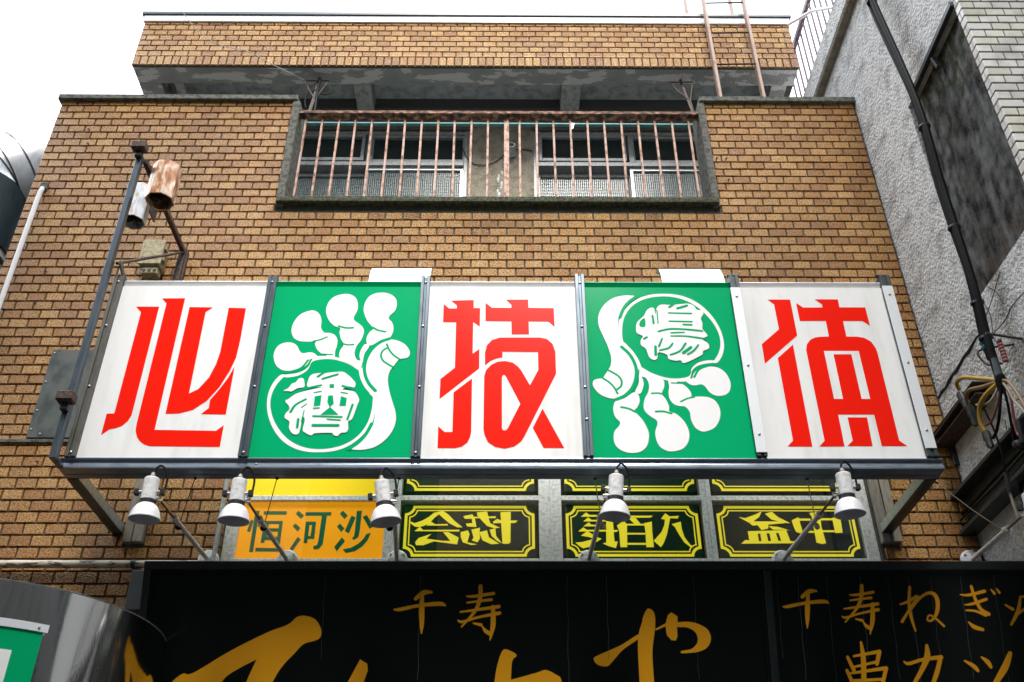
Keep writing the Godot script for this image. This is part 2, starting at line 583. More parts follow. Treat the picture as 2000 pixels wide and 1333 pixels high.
	mat("stainless", lin(0.66, 0.67, 0.66), 0.09, 1.0, null, Vector3(1.6, 0.3, 1.6), wav, 0.8)
	var creamy := noise_tex(0.02, 512, ramp([[0.0, lin(0.05, 0.04, 0.03)], [0.36, lin(0.10, 0.08, 0.06)], [0.44, lin(0.48, 0.42, 0.33)], [1.0, lin(0.60, 0.54, 0.45)]]), false, 1.0, FastNoiseLite.TYPE_SIMPLEX_SMOOTH, 5, 63)
	mat("cream_pipe", W, 0.5, 0.0, creamy, Vector3(0.9, 3, 3))
	mat("white_pipe", lin(0.75, 0.74, 0.74), 0.25, 0.0)
	var plate := noise_tex(0.012, 512, ramp([[0.0, lin(0.035, 0.04, 0.038)], [0.45, lin(0.075, 0.09, 0.082)], [0.62, lin(0.095, 0.11, 0.10)], [1.0, lin(0.11, 0.105, 0.09)]]), false, 1.0, FastNoiseLite.TYPE_SIMPLEX_SMOOTH, 5, 66)
	mat("green_grey_plate", W, 0.4, 0.2, plate, Vector3(1.2, 0.8, 1.2))
	var cop := noise_tex(0.014, 512, ramp([[0.0, lin(0.20, 0.08, 0.035)], [0.4, lin(0.45, 0.20, 0.09)], [0.55, lin(0.60, 0.34, 0.18)], [0.66, lin(0.62, 0.56, 0.50)], [1.0, lin(0.75, 0.74, 0.74)]]), false, 1.0, FastNoiseLite.TYPE_SIMPLEX_SMOOTH, 4, 71)
	mat("rust_bloomed_can", W, 0.35, 0.35, cop, Vector3(3.0, 1.0, 3.0))
	var can := noise_tex(0.014, 512, ramp([[0.0, lin(0.40, 0.24, 0.10)], [0.3, lin(0.60, 0.52, 0.42)], [0.42, lin(0.66, 0.70, 0.76)], [1.0, lin(0.72, 0.76, 0.82)]]), false, 1.0, FastNoiseLite.TYPE_SIMPLEX_SMOOTH, 4, 73)
	mat("pale_can", W, 0.3, 0.35, can, Vector3(3.0, 1.0, 3.0))
	var box := noise_tex(0.02, 512, ramp([[0.0, lin(0.10, 0.08, 0.045)], [0.4, lin(0.34, 0.29, 0.17)], [1.0, lin(0.50, 0.45, 0.30)]]), false, 1.0, FastNoiseLite.TYPE_SIMPLEX_SMOOTH, 5, 75)
	mat("dirty_beige", W, 0.7, 0.0, box, Vector3(2.5, 2.5, 2.5), grain, 0.3)
	mat("grey_box", lin(0.075, 0.085, 0.085), 0.5, 0.2)
	mat("yellow_wire", lin(0.42, 0.25, 0.03), 0.5)
	mat("brown_wire", lin(0.20, 0.12, 0.05), 0.5)
	mat("red_wire", lin(0.22, 0.06, 0.05), 0.5)
	mat("cream_wire", lin(0.50, 0.43, 0.32), 0.5)
	mat("grey_wire", lin(0.45, 0.44, 0.42), 0.5)
	mat("teal_ceramic", lin(0.02, 0.20, 0.20), 0.2)
	mat("asphalt", lin(0.05, 0.05, 0.05), 0.9, 0.0, soft, Vector3(0.5, 0.5, 0.5), grain, 0.6)
	mat("render_grey", lin(0.11, 0.107, 0.10), 0.9, 0.0, soft, Vector3(0.3, 0.3, 0.3))
	mat("street_end", lin(0.48, 0.46, 0.42), 0.9)
	mat("off_white", lin(0.62, 0.60, 0.55), 0.7)
	mat("purple_iron", lin(0.16, 0.11, 0.13), 0.5)

func street() -> void:
	var st := S()
	bx(st, Vector3(-150, -0.2, -150), Vector3(150, 0.0, 150))
	tag(obj("street", st, M.asphalt), "asphalt street between the shop fronts", "", "", "structure")
	# the other side of the street, seen only in reflections
	var labels := ["long low grey building across the street on the far left", "tall grey rendered building across the street on the left", "low grey rendered building across the street between the tall ones", "grey building across the street, a little higher than the low one", "narrow grey building across the street beside the right-hand tall one", "tall grey rendered building across the street on the right"]
	var spans := [[-22.0, -6.1, 10.5], [-6.0, -1.9, 18.0], [0.2, 2.2, 9.0], [-1.85, 0.15, 9.8], [2.25, 3.3, 10.0], [3.35, 24.0, 18.0]]
	for i in 6:
		var s = spans[i]
		var b := thing("opposite_building", Vector3((s[0] + s[1]) / 2, 0, 6.6), labels[i], "building")
		st = S()
		bx(st, Vector3(s[0], 0, 6.6), Vector3(s[1], s[2], 18.0))
		obj("wall", st, M.render_grey, b)
		for fl in int(s[2] / 2.8):
			for k in int((s[1] - s[0]) / 2.2):
				st = S()
				var x: float = s[0] + 0.7 + k * 2.2
				bx(st, Vector3(x, 1.0 + fl * 2.8, 6.56), Vector3(x + 1.3, 2.2 + fl * 2.8, 6.61))
				obj("window", st, M.dark_glass, b)

func street_ends() -> void:
	# blocks that close the view along the street, out of the picture on both sides
	var ends := [[-15.0, -11.0, -8.0, 6.5, 11.0, "grey block closing the street far to the left"], [-11.0, -5.4, -8.0, 0.4, 6.2, "low grey house left of the duct"], [10.0, 15.0, -8.0, 6.5, 11.0, "grey block closing the street far to the right"]]
	for e in ends:
		var b := thing("street_building", Vector3((e[0] + e[1]) / 2, 0, e[2]), e[5], "building")
		var st := S()
		bx(st, Vector3(e[0], 0, e[2]), Vector3(e[1], e[4], e[3]))
		obj("wall", st, M.street_end, b)
		st = S()
		bx(st, Vector3(e[0] - 0.1, e[4] + 0.001, e[2] - 0.1), Vector3(e[1] + 0.1, e[4] + 0.2, e[3] + 0.1))
		obj("roof", st, M.street_end, b)

func house() -> void:
	var XL := -3.325
	var XR := 2.637
	var h := thing("brick_building", Vector3(-0.344, 0, 0), "brown glazed-brick house front with a balcony opening and a row of sign windows", "building")
	# --- wall behind the bricks
	var st := S()
	bx(st, Vector3(XL, 0, -0.2), Vector3(XR, 3.6, -0.013))
	bx(st, Vector3(XL, 3.6, -0.2), Vector3(-1.56, 5.05, -0.013))
	bx(st, Vector3(2.09, 3.6, -0.2), Vector3(XR, 5.05, -0.013))
	bx(st, Vector3(XL, 5.05, -0.2), Vector3(XR, 6.22, -0.013))
	bx(st, Vector3(XL, 6.22, -0.2), Vector3(-1.56, 7.25, -0.013))
	bx(st, Vector3(1.475, 6.22, -0.2), Vector3(XR, 7.25, -0.013))
	var wall := obj("facade_wall", st, M.mortar, h)
	# --- facade bricks
	var holes := [[-1.592, 6.21, 1.506, 8.0], [-1.562, 3.58, 2.092, 5.05], [-2.105, 3.70, -1.985, 5.0], [2.092, 3.74, 2.21, 5.0]]
	var pieces := []
	var P := 0.1195
	for j in range(-1, 64):
		var yb := 7.203 - 0.07 * (j + 1) + 0.005
		if j == -1:
			yb = 7.208
		var odd := absi(j + 1) % 2 == 1
		var n := 0
		var x := XL
		while x < XR - 0.01:
			var w := P - 0.0095
			if odd and n == 0:
				w = P / 2 - 0.0095
			var x1 := minf(x + w, XR)
			for p in minus(x, x1, yb, yb + 0.0595, holes):
				if p[1] - p[0] > 0.012:
					pieces.append([p[0], p[1], yb])
			x += w + 0.0095
			n += 1
	var soot := FastNoiseLite.new()
	soot.seed = 17
	soot.frequency = 0.55
	soot.fractal_octaves = 4
	var vis := []
	var rest := []
	for p in pieces:
		var c := Vector3((p[0] + p[1]) / 2, p[2] + 0.03, 0)
		var behind: bool = absf(c.x) < 2.56 and c.y > 4.16 and c.y < 5.6 or c.x > -1.97 and c.y < 3.66
		if p[1] - p[0] > 0.05 and seen(c) and not behind:
			vis.append([c.distance_to(eye), p])
		else:
			rest.append(p)
	vis.sort_custom(func(a, b): return a[0] < b[0])
	for i in vis.size():
		if i >= 299:
			rest.append(vis[i][1])
			continue
		var p = vis[i][1]
		var o := obj("brick", brick_mesh(p[1] - p[0], 0.0595, rng.randi() % tones.size()), M.glazed_brick, wall)
		o.position = Vector3((p[0] + p[1]) / 2, p[2] + 0.02975, rng.randf_range(-0.0008, 0.0008))
	st = S()
	for p in rest:
		var c: Color = tones[rng.randi() % tones.size()] * rng.randf_range(0.94, 1.06) * (1.0 + 0.30 * soot.get_noise_2d(p[0] * 2.0, p[2] * 0.8))
		if p[2] > 5.6 and p[2] < 6.2 and absf(p[0]) < 1.6:
			c *= 1.0 - 0.25 * maxf(0.0, soot.get_noise_2d(p[0] * 9.0, 3.0) + 0.3) * (p[2] - 5.6) / 0.6
		brick_shape(st, p[1] - p[0], 0.0595, Vector3((p[0] + p[1]) / 2, p[2] + 0.02975, rng.randf_range(-0.0008, 0.0008)), c, 0.015, 0.0025, Vector2(rng.randf_range(-1, 1), rng.randf_range(-1, 1)) * 0.0007)
	stuff(obj("bricks", st, M.glazed_brick, wall))
	# --- copings, jambs and sill of the opening
	st = S()
	bx(st, Vector3(XL - 0.028, 7.248, -0.22), Vector3(-1.5565, 7.302, 0.03), 0.006)
	obj("coping", st, M.old_concrete, h)
	st = S()
	bx(st, Vector3(1.468, 7.248, -0.22), Vector3(XR + 0.03, 7.302, 0.03), 0.006)
	obj("coping", st, M.old_concrete, h)
	for s in [[-1.5905, -1.535], [1.4535, 1.5045]]:
		st = S()
		bx(st, Vector3(s[0], 6.20, -0.22), Vector3(s[1], 7.2475, 0.018), 0.005)
		obj("jamb", st, M.old_concrete, h)
	st = S()
	bx(st, Vector3(-1.585, 6.214, -0.22), Vector3(1.494, 6.2715, 0.04), 0.008)
	obj("sill", st, M.mossy_concrete, h)
	# --- body: side walls, floors, back
	st = S()
	bx(st, Vector3(XL, 0, -6), Vector3(XL + 0.15, 7.25, -0.201))
	bx(st, Vector3(XR - 0.15, 0, -6), Vector3(XR, 7.25, -0.201))
	bx(st, Vector3(XL, 0, -6.2), Vector3(XR, 9.1, -6.001))
	obj("side_wall", st, M.mortar, h)
	st = S()
	bx(st, Vector3(XL + 0.151, 5.9, -6.0), Vector3(XR - 0.151, 6.05, -0.201))
	bx(st, Vector3(XL + 0.151, 3.2, -6.0), Vector3(XR - 0.151, 3.35, -0.201))
	obj("floor_slab", st, M.grey_concrete, h)
	st = S()
	bx(st, Vector3(-1.8, 3.351, -2.3), Vector3(2.3, 5.899, -2.2))
	bx(st, Vector3(-1.9, 3.351, -2.2), Vector3(-1.8, 5.899, -0.201))
	bx(st, Vector3(2.3, 3.351, -2.2), Vector3(2.4, 5.899, -0.201))
	obj("room_wall", st, M.dark_inside, h)
	# --- overhanging upper storey
	st = S()
	bx(st, Vector3(-3.30, 8.512, -0.9285), Vector3(2.617, 9.10, -0.7425))
	var pw := obj("parapet_beam", st, M.patched_concrete, h)
	st = S()
	bx(st, Vector3(-3.30, 8.62, -0.7415), Vector3(2.617, 9.10, -0.723))
	obj("mortar_bed", st, M.mortar, pw)
	st = S()
	bx(st, Vector3(-3.299, 8.504, -0.7415), Vector3(2.616, 8.6195, -0.7235))
	obj("mortar_bed", st, M.mortar, pw)
	st = S()
	for j in 9:
		var yb := 8.6235 + 0.0715 * j
		var x := -3.30
		var n := 0
		while x < 2.60 and yb < 9.1:
			var w := P - 0.0095
			if j % 2 == 1 and n == 0:
				w = P / 2 - 0.0095
			var x1 := minf(x + w, 2.617)
			brick_shape(st, x1 - x, 0.061, Vector3((x + x1) / 2, yb + 0.0305, -0.71), tones[rng.randi() % tones.size()] * rng.randf_range(0.92, 1.08), 0.015, 0.0025, Vector2(rng.randf_range(-1, 1), rng.randf_range(-1, 1)) * 0.0007)
			x += w + 0.0095
			n += 1
	for k in 85:
		var x0 := -3.30 + k * 0.0697
		brick_shape(st, 0.0592, 0.108, Vector3(x0 + 0.03, 8.5615, -0.7095), tones[rng.randi() % tones.size()] * rng.randf_range(0.95, 1.08), 0.032, 0.003)
	stuff(obj("bricks", st, M.glazed_brick, pw))
	st = S()
	bx(st, Vector3(-3.312, 9.086, -0.95), Vector3(2.630, 9.092, -0.696))
	bx(st, Vector3(-3.312, 9.0925, -0.95), Vector3(2.630, 9.165, -0.694), 0.003)
	obj("flashing", st, M.white_sheet, h)
	st = S()
	bx(st, Vector3(-3.335, 9.1655, -0.96), Vector3(2.648, 9.206, -0.680), 0.003)
	obj("flashing_lip", st, M.navy_trim, h)
	st = S()
	bx(st, Vector3(-3.30, 8.69, -6.0), Vector3(2.617, 8.85, -0.929))
	obj("ceiling_slab", st, M.blue_grey_ceiling, h)
	for s in [[-3.30, -3.10, "patched_concrete"], [-2.98, -2.90, "grey_concrete"], [-1.3666, -1.2141, "grey_concrete"], [0.5198, 0.691, "grey_concrete"], [2.42, 2.560, "patched_concrete"]]:
		st = S()
		bx(st, Vector3(s[0], 8.506, -1.279), Vector3(s[1], 8.6895, -0.9286), 0.003)
		obj("ceiling_beam", st, M[s[2]], h)
	st = S()
	bx(st, Vector3(2.561, 8.509, -1.6), Vector3(2.617, 9.0, -0.9287))
	bx(st, Vector3(-3.30, 8.509, -6.0), Vector3(-3.15, 9.0, -1.2801))
	obj("side_parapet", st, M.mortar, h)
	# --- wall behind the balcony with two windows
	st = S()
	bx(st, Vector3(-3.3, 6.0505, -1.45), Vector3(-2.1, 8.6895, -1.28))
	bx(st, Vector3(-0.334, 6.0505, -1.45), Vector3(0.262, 8.6895, -1.28))
	bx(st, Vector3(2.05, 6.0505, -1.45), Vector3(2.617, 8.6895, -1.28))
	for s in [[-2.1, -0.334], [0.262, 2.05]]:
		bx(st, Vector3(s[0], 6.0505, -1.45), Vector3(s[1], 6.6, -1.28))
		bx(st, Vector3(s[0], 8.34, -1.45), Vector3(s[1], 8.6895, -1.28))
	obj("balcony_wall", st, M.brown_plaster, h)
	st = S()
	bx(st, Vector3(-2.9, 8.565, -1.279), Vector3(2.4, 8.688, -1.262))
	obj("wall_band", st, M.dark_wall, h)
	for s in [[-2.1, -0.334], [0.262, 2.05]]:
		st = S()
		bx(st, Vector3(s[0] - 0.02, 8.285, -1.2795), Vector3(s[1] + 0.02, 8.345, -1.258), 0.004)
		obj("lintel", st, M.lintel_wood, h)
		upper_window(h, s[0], s[1])
	# plaster scar on the pier
	st = S()
	for k in 9:
		var y := 7.40 + k * 0.045
		brush_scar(st, -0.04 + 0.02 * sin(k * 1.7), y, 0.008 + 0.006 * absf(sin(k * 2.3)))
	obj("plaster_scar", st, M.grey_wire, h)
	# --- four windows over the dark signboard
	lower_windows(h)
	# wall channels that carry the signboard
	for s in [[-2.10, -1.99], [2.097, 2.205]]:
		st = S()
		bx(st, Vector3(s[0], 3.72, -0.008), Vector3(s[0] + 0.05, 4.98, 0.03), 0.004)
		bx(st, Vector3(s[0] + 0.055, 3.72, -0.008), Vector3(s[1], 4.98, 0.036), 0.004)
		obj("wall_channel", st, M.grimy_metal, h)
	for q in [[-3.05, 6.936], [-3.02, 6.79], [-3.02, 5.62], [-3.02, 5.36], [-2.70, 4.22], [-2.98, 4.06], [1.53, 6.665], [1.60, 6.665], [1.59, 6.455], [-2.60, 5.03], [-2.70, 5.03]]:
		st = S()
		tube(st, [Vector3(q[0], q[1], -0.005), Vector3(q[0], q[1] + 0.004, 0.02), Vector3(q[0] + 0.002, q[1] - 0.012, 0.028)], 0.004, 6)
		obj("nail", st, M.black_plastic, h)

func brush_scar(st: SurfaceTool, x: float, y: float, r: float) -> void:
	var t := Transform3D(Basis.from_scale(Vector3(r * 1.2, r * 2.4, 0.004)), Vector3(x, y, -1.279))
	var p := []
	for k in 7:
		p.append(t * Vector3(cos(k * TAU / 7) * (0.8 + 0.3 * sin(k * 3.1 + y * 40)), sin(k * TAU / 7), 0))
	var top := t * Vector3(0, 0, 1)
	for k in 7:
		quad(st, p[k], p[(k + 1) % 7], top, top, Vector3.BACK)

func framed(parent: Node3D, called: String, lo: Vector2, hi: Vector2, z0: float, z1: float, l: float, r: float, b: float, t: float, m: Material) -> MeshInstance3D:
	var st := S()
	bx(st, Vector3(lo.x, lo.y, z0), Vector3(lo.x + l, hi.y, z1), 0.002)
	bx(st, Vector3(hi.x - r, lo.y, z0), Vector3(hi.x, hi.y, z1), 0.002)
	bx(st, Vector3(lo.x + l + 0.0005, hi.y - t, z0), Vector3(hi.x - r - 0.0005, hi.y, z1 - 0.001), 0.002)
	bx(st, Vector3(lo.x + l + 0.0005, lo.y, z0), Vector3(hi.x - r - 0.0005, lo.y + b, z1 - 0.001), 0.002)
	return obj(called, st, m, parent)

func pane(parent: Node3D, lo: Vector2, hi: Vector2, z: float, m: Material) -> void:
	var st := S()
	bx(st, Vector3(lo.x, lo.y, z - 0.005), Vector3(hi.x, hi.y, z))
	obj("pane", st, m, parent)

func upper_window(h: Node3D, x0: float, x1: float) -> void:
	var w := Node3D.new()
	w.name = numbered("window", h)
	h.add_child(w, true)
	w.position = -h.position
	framed(w, "frame", Vector2(x0, 6.6), Vector2(x1, 8.285), -1.42, -1.285, 0.03, 0.032, 0.03, 0.045, M.aluminium)
	var xm := -1.225 if x0 < -1.0 else 1.15
	var st := S()
	bx(st, Vector3(x0 + 0.031, 7.853, -1.42), Vector3(x1 - 0.033, 7.90, -1.2855), 0.002)
	obj("transom", st, M.aluminium, w)
	st = S()
	bx(st, Vector3(xm - 0.022, 7.9005, -1.42), Vector3(xm + 0.022, 8.2395, -1.287), 0.002)
	obj("mullion", st, M.aluminium, w)
	# upper lights, the left one a vent sash set forward
	framed(w, "sash", Vector2(x0 + 0.05, 7.905), Vector2(xm - 0.045, 8.235), -1.33, -1.275, 0.03, 0.03, 0.036, 0.036, M.aluminium)
	pane(w, Vector2(x0 + 0.08, 7.94), Vector2(xm - 0.075, 8.20), -1.31, M.dark_glass)
	framed(w, "sash", Vector2(xm + 0.0225, 7.9005), Vector2(x1 - 0.033, 8.2395), -1.36, -1.295, 0.012, 0.014, 0.036, 0.03, M.aluminium)
	pane(w, Vector2(xm + 0.035, 7.937), Vector2(x1 - 0.047, 8.209), -1.33, M.dark_glass)
	# sliding sashes
	framed(w, "sash", Vector2(x0 + 0.031, 6.632), Vector2(xm + 0.0, 7.82), -1.40, -1.36, 0.03, 0.03, 0.04, 0.035, M.aluminium)
	pane(w, Vector2(x0 + 0.061, 6.672), Vector2(xm - 0.03, 7.785), -1.375, M.patterned_glass)
	framed(w, "sash", Vector2(xm - 0.022, 6.632), Vector2(x1 - 0.033, 7.8525), -1.355, -1.31, 0.028, 0.03, 0.04, 0.035, M.aluminium_bright)
	pane(w, Vector2(xm + 0.006, 6.672), Vector2(x1 - 0.063, 7.8175), -1.33, M.patterned_glass)

func notch_band(st: SurfaceTool, lo: Vector2, hi: Vector2, r: float, w: float, z: float) -> void:
	# a band round a label whose corners are scooped out
	var o := PackedVector2Array()
	var c := [Vector2(hi.x, hi.y), Vector2(lo.x, hi.y), Vector2(lo.x, lo.y), Vector2(hi.x, lo.y)]
	var outer := []
	var inner := []
	for i in 4:
		var a0: float = [1.5 * PI, 0.0, 0.5 * PI, PI][i]
		for k in 7:
			# runs clockwise round the scoop
			var a: float = a0 - (PI / 2) * k / 6.0
			var d := Vector2(cos(a), sin(a))
			outer.append(c[i] + d * r)
			inner.append(c[i] + d * (r + w) + Vector2(-signf(c[i].x - (lo.x + hi.x) / 2) * w, -signf(c[i].y - (lo.y + hi.y) / 2) * w) * (0.0 if k > 0 and k < 6 else 0.0))
	# straight runs need the full width: move the scoop ends in
	for i in 4:
		var s: int = i * 7
		var sx := signf(c[i].x - (lo.x + hi.x) / 2)
		var sy := signf(c[i].y - (lo.y + hi.y) / 2)
		for k in [0, 6]:
			var p: Vector2 = outer[s + k]
			inner[s + k] = p + Vector2(-sx * w, -sy * w)
	var n := outer.size()
	for i in n:
		var j := (i + 1) % n
		strip_quad(st, outer[i], outer[j], inner[j], inner[i], z)

func lower_windows(h: Node3D) -> void:
	# [left, right of the glass], each window with a fixed light above a lower one
	var bays := [[-1.49, -0.672], [-0.588, 0.200], [0.328, 1.133], [1.190, 2.024]]
	var names := [["river_mark", "sand_mark"], ["society_mark"], ["long_mark"], ["bowl_mark"]]
	for i in 4:
		var a: float = bays[i][0]
		var b: float = bays[i][1]
		var w := Node3D.new()
		w.name = numbered("window", h)
		h.add_child(w, true)
		w.position = -h.position
		var l: float = [0.07, 0.042, 0.064, 0.028][i]
		var r: float = [0.042, 0.064, 0.028, 0.064][i]
		framed(w, "frame", Vector2(a - l + 0.0003, 3.60), Vector2(b + r - 0.0003, 5.03), -0.12, -0.03, l, r, 0.05, 0.05, M.rough_white_frame)
		var st := S()
		bx(st, Vector3(a + 0.0005, 4.000, -0.11), Vector3(b - 0.0005, 4.030, -0.0335), 0.002)
		obj("transom", st, M.rough_white_frame, w)
		for y in [[3.65, 4.0], [4.03, 4.98]]:
			st = S()
			bx(st, Vector3(a, y[0], -0.054), Vector3(b, y[1], -0.050))
			obj("pane", st, M.window_glass, w)
		if i == 0:
			st = S()
			bx(st, Vector3(a + 0.001, 3.651, -0.075), Vector3(b - 0.001, 3.999, -0.0605))
			obj("board", st, M.orange_board, w)
			st = S()
			bx(st, Vector3(a + 0.001, 4.031, -0.075), Vector3(b - 0.001, 4.979, -0.0605))
			obj("board", st, M.yellow_board, w)
		else:
			# dark film panels behind the glass, a lettered plate on each
			for y in [[3.66, 3.99], [4.06, 4.39], [4.46, 4.79]]:
				st = S()
				bx(st, Vector3(a + 0.02, y[0] + 0.01, -0.066), Vector3(b - 0.02, y[1] - 0.005, -0.0625))
				obj("film", st, M.film_black, w)
				st = S()
				notch_band(st, Vector2(a + 0.025, y[0] + 0.012), Vector2(b - 0.025, y[1] - 0.012), 0.047, 0.016, -0.0618)
				notch_band(st, Vector2(a + 0.051, y[0] + 0.038), Vector2(b - 0.051, y[1] - 0.038), 0.040, 0.007, -0.0615)
				obj("border", st, M.film_yellow, w)
		for nm in names[i]:
			var s := letter(nm, -0.0600, Vector2(0, 3.8), false)
			obj("lettering", s[0], M.teal_print if i == 0 else M.film_yellow, w)
			if MARKS[nm].any(func(e): return e[1] == 2):
				obj("lettering_counter", s[1], M.orange_board if i == 0 else M.film_black, w)
	# sill rail in front of the lower edge
	var st := S()
	bx(st, Vector3(-1.56, 3.58, -0.2), Vector3(2.09, 3.5995, 0.02), 0.003)
	obj("window_sill", st, M.rough_white_frame, h)
	st = S()
	bx(st, Vector3(-1.592, 3.58, -0.008), Vector3(-1.572, 5.02, 0.035), 0.003)
	obj("edge_trim", st, M.galvanised, h)

func right_neighbour() -> void:
	var X := 2.65
	var b := thing("plaster_building", Vector3(3.2, 0, 0.3), "grey sprayed-plaster building with a tiled street front, right of the brick house", "building")
	var st := S()
	# side wall with a sunk field between z 0.67 and 1.46, y 4.87 and 6.48
	var back := -1.15
	var T := X + 0.3
	bx(st, Vector3(X, 0, back), Vector3(T, 7.87, 0.675))
	bx(st, Vector3(X, 6.484, 0.6755), Vector3(T, 7.87, 1.46))
	bx(st, Vector3(X, 0, 0.6755), Vector3(T, 4.87, 1.46))
	obj("side_wall", st, M.spray_plaster, b)
	st = S()
	bx(st, Vector3(T + 0.001, 0, back), Vector3(9, 7.87, 1.40))
	obj("main_block", st, M.spray_plaster, b)
	st = S()
	var q := [Vector3(X + 0.045, 4.871, 0.676), Vector3(X + 0.045, 4.871, 1.459), Vector3(X + 0.045, 6.483, 1.459), Vector3(X + 0.045, 6.483, 0.676)]
	var uv := [Vector2(0, 1), Vector2(1, 1), Vector2(1, 0), Vector2(0, 0)]
	for k in [0, 2, 1, 0, 3, 2]:
		st.set_normal(Vector3.LEFT)
		st.set_uv(uv[k])
		st.add_vertex(q[k])
	obj("sunk_field", st, M.stained_plaster, b)
	st = S()
	bar(st, Vector3(X - 0.012, 6.478, 0.80), Vector3(X - 0.012, 6.492, 1.47), 0.03, 0.035, Vector3.RIGHT)
	bar(st, Vector3(X + 0.0, 6.455, 1.10), Vector3(X + 0.0, 6.34, 1.125), 0.03, 0.02, Vector3.RIGHT)
	obj("drip_strip", st, M.dark_slate, b)
	# roof coping with its dark drip edge
	st = S()
	bx(st, Vector3(X - 0.07, 7.89, back - 0.05), Vector3(T + 0.1, 8.12, 1.40), 0.006)
	obj("roof_coping", st, M.spray_plaster, b)
	st = S()
	bx(st, Vector3(X - 0.062, 7.868, back), Vector3(T, 7.8895, 1.40), 0.004)
	obj("drip_edge", st, M.brown_plaster, b)
	# horizontal joint, step and cracks
	st = S()
	var jp := []
	for k in 12:
		jp.append(Vector3(X - 0.001, 4.665 + 0.006 * sin(k * 2.1) + k * 0.003, 0.0 + k * 0.06))
	tube(st, jp, [0.008, 0.012, 0.009, 0.014, 0.010, 0.013, 0.011, 0.010, 0.013, 0.009, 0.007, 0.004], 6)
	obj("wall_joint", st, M.dark_inside, b)
	var cr := [[Vector2(0.78, 4.80), Vector2(0.80, 4.70), Vector2(0.76, 4.60), Vector2(0.79, 4.50), Vector2(0.77, 4.43)], [Vector2(0.70, 4.62), Vector2(0.90, 4.60), Vector2(1.02, 4.62), Vector2(1.2, 4.60)], [Vector2(0.86, 4.86), Vector2(0.92, 4.78), Vector2(0.95, 4.68)], [Vector2(0.62, 4.16), Vector2(0.58, 4.05), Vector2(0.55, 3.98)], [Vector2(0.70, 4.72), Vector2(0.85, 4.77), Vector2(1.0, 4.84)]]
	for c in cr:
		st = S()
		var pp := []
		for v in c:
			pp.append(Vector3(X - 0.0005, v.y, v.x))
		tube(st, smooth_path(pp, 4), 0.0028, 5)
		obj("crack", st, M.dark_inside, b)
	# steel beam along the foot of the upper wall
	st = S()
	bx(st, Vector3(X - 0.10, 3.99, -0.0), Vector3(X - 0.0005, 4.012, 1.7), 0.002)
	bx(st, Vector3(X - 0.03, 3.80, -0.0), Vector3(X - 0.0005, 3.989, 1.7))
	bx(st, Vector3(X - 0.10, 3.775, -0.0), Vector3(X - 0.0005, 3.799, 1.7), 0.002)
	obj("steel_beam", st, M.dark_slate, b)
	st = S()
	bar(st, Vector3(X - 0.055, 3.90, 0.0), Vector3(X - 0.055, 3.915, 1.7), 0.012, 0.012)
	tube(st, [Vector3(X - 0.08, 3.86, 0.0), Vector3(X - 0.085, 3.845, 0.5), Vector3(X - 0.08, 3.87, 1.2)], 0.004, 6)
	tube(st, [Vector3(X - 0.07, 3.83, 0.0), Vector3(X - 0.09, 3.80, 0.5), Vector3(X - 0.07, 3.85, 1.2)], 0.003, 6)
	obj("beam_conduit", st, M.cable_black, b)
	# tiled corner of the street front
	var zt := 1.52
	st = S()
	bx(st, Vector3(X + 0.004, 2.6, 1.4605), Vector3(9, 8.6, zt - 0.006))
	var tf := obj("tiled_front", st, M.black_joint, b)
	for j in 44:
		var y := 5.02 + j * 0.0635
		var n := 0
		var x := X - 0.001
		var first := 0.075 if j % 2 == 0 else 0.128
		while n < 5:
			var w := first if n == 0 else 0.1005
			var cst := S()
			var wh: float = rng.randf_range(0.70, 0.86)
			var c := Color(wh, wh * 0.99, wh * (0.97 if rng.randf() < 0.75 else 0.88))
			brick_shape(cst, w, 0.0525, Vector3.ZERO, c, 0.007, 0.002)
			var o := obj("tile", cst, M.white_tile, tf)
			o.position = Vector3(x + w / 2, y, zt)
			x += w + 0.0058
			n += 1
		# the corner tile's return on the side
		for k in 1:
			var cst := S()
			var c := Color(0.76, 0.75, 0.73) * rng.randf_range(0.85, 1.05)
			brick_shape(cst, 0.056 if j % 2 == 0 else 0.028, 0.0525, Vector3.ZERO, c, 0.007, 0.002)
			var o := obj("tile", cst, M.white_tile, tf)
			o.rotation.y = -PI / 2
			o.position = Vector3(X - 0.003, y, zt - (0.030 if j % 2 == 0 else 0.016))
			if j % 2 == 1:
				cst = S()
				brick_shape(cst, 0.024, 0.0525, Vector3.ZERO, c, 0.007, 0.002)
				o = obj("tile", cst, M.white_tile, tf)
				o.rotation.y = -PI / 2
				o.position = Vector3(X - 0.003, y, zt - 0.047)
	# roof railing
	var r := thing("roof_railing", Vector3(2.72, 8.12, 0), "dark iron railing with thin bars on the roof edge of the plaster building", "railing")
	st = S()
	bx(st, Vector3(2.70, 9.03, -1.15), Vector3(2.735, 9.09, 1.4), 0.002)
	obj("handrail", st, M.purple_iron, r)
	for k in 25:
		st = S()
		tube(st, [Vector3(2.718, 8.12, -1.14 + k * 0.102), Vector3(2.718, 9.03, -1.14 + k * 0.102)], 0.010, 6)
		obj("bar", st, M.purple_iron, r)
	st = S()
	tube(st, [Vector3(2.55, 8.90, -0.56), Vector3(2.62, 8.62, -0.2), Vector3(2.66, 8.2, 0.16)], 0.014, 8)
	tag(obj("white_pipe", st, M.lamp_white), "thin white pipe leaning across the roof railing", "pipe")
	st = S()
	tube(st, [Vector3(2.55, 8.90, -0.56), Vector3(2.54, 8.87, -0.66), Vector3(2.545, 8.80, -0.78)], 0.003, 6)
	tag(obj("pipe_wire", st, M.grey_wire), "short grey wire hanging from the end of the white roof pipe", "wire")

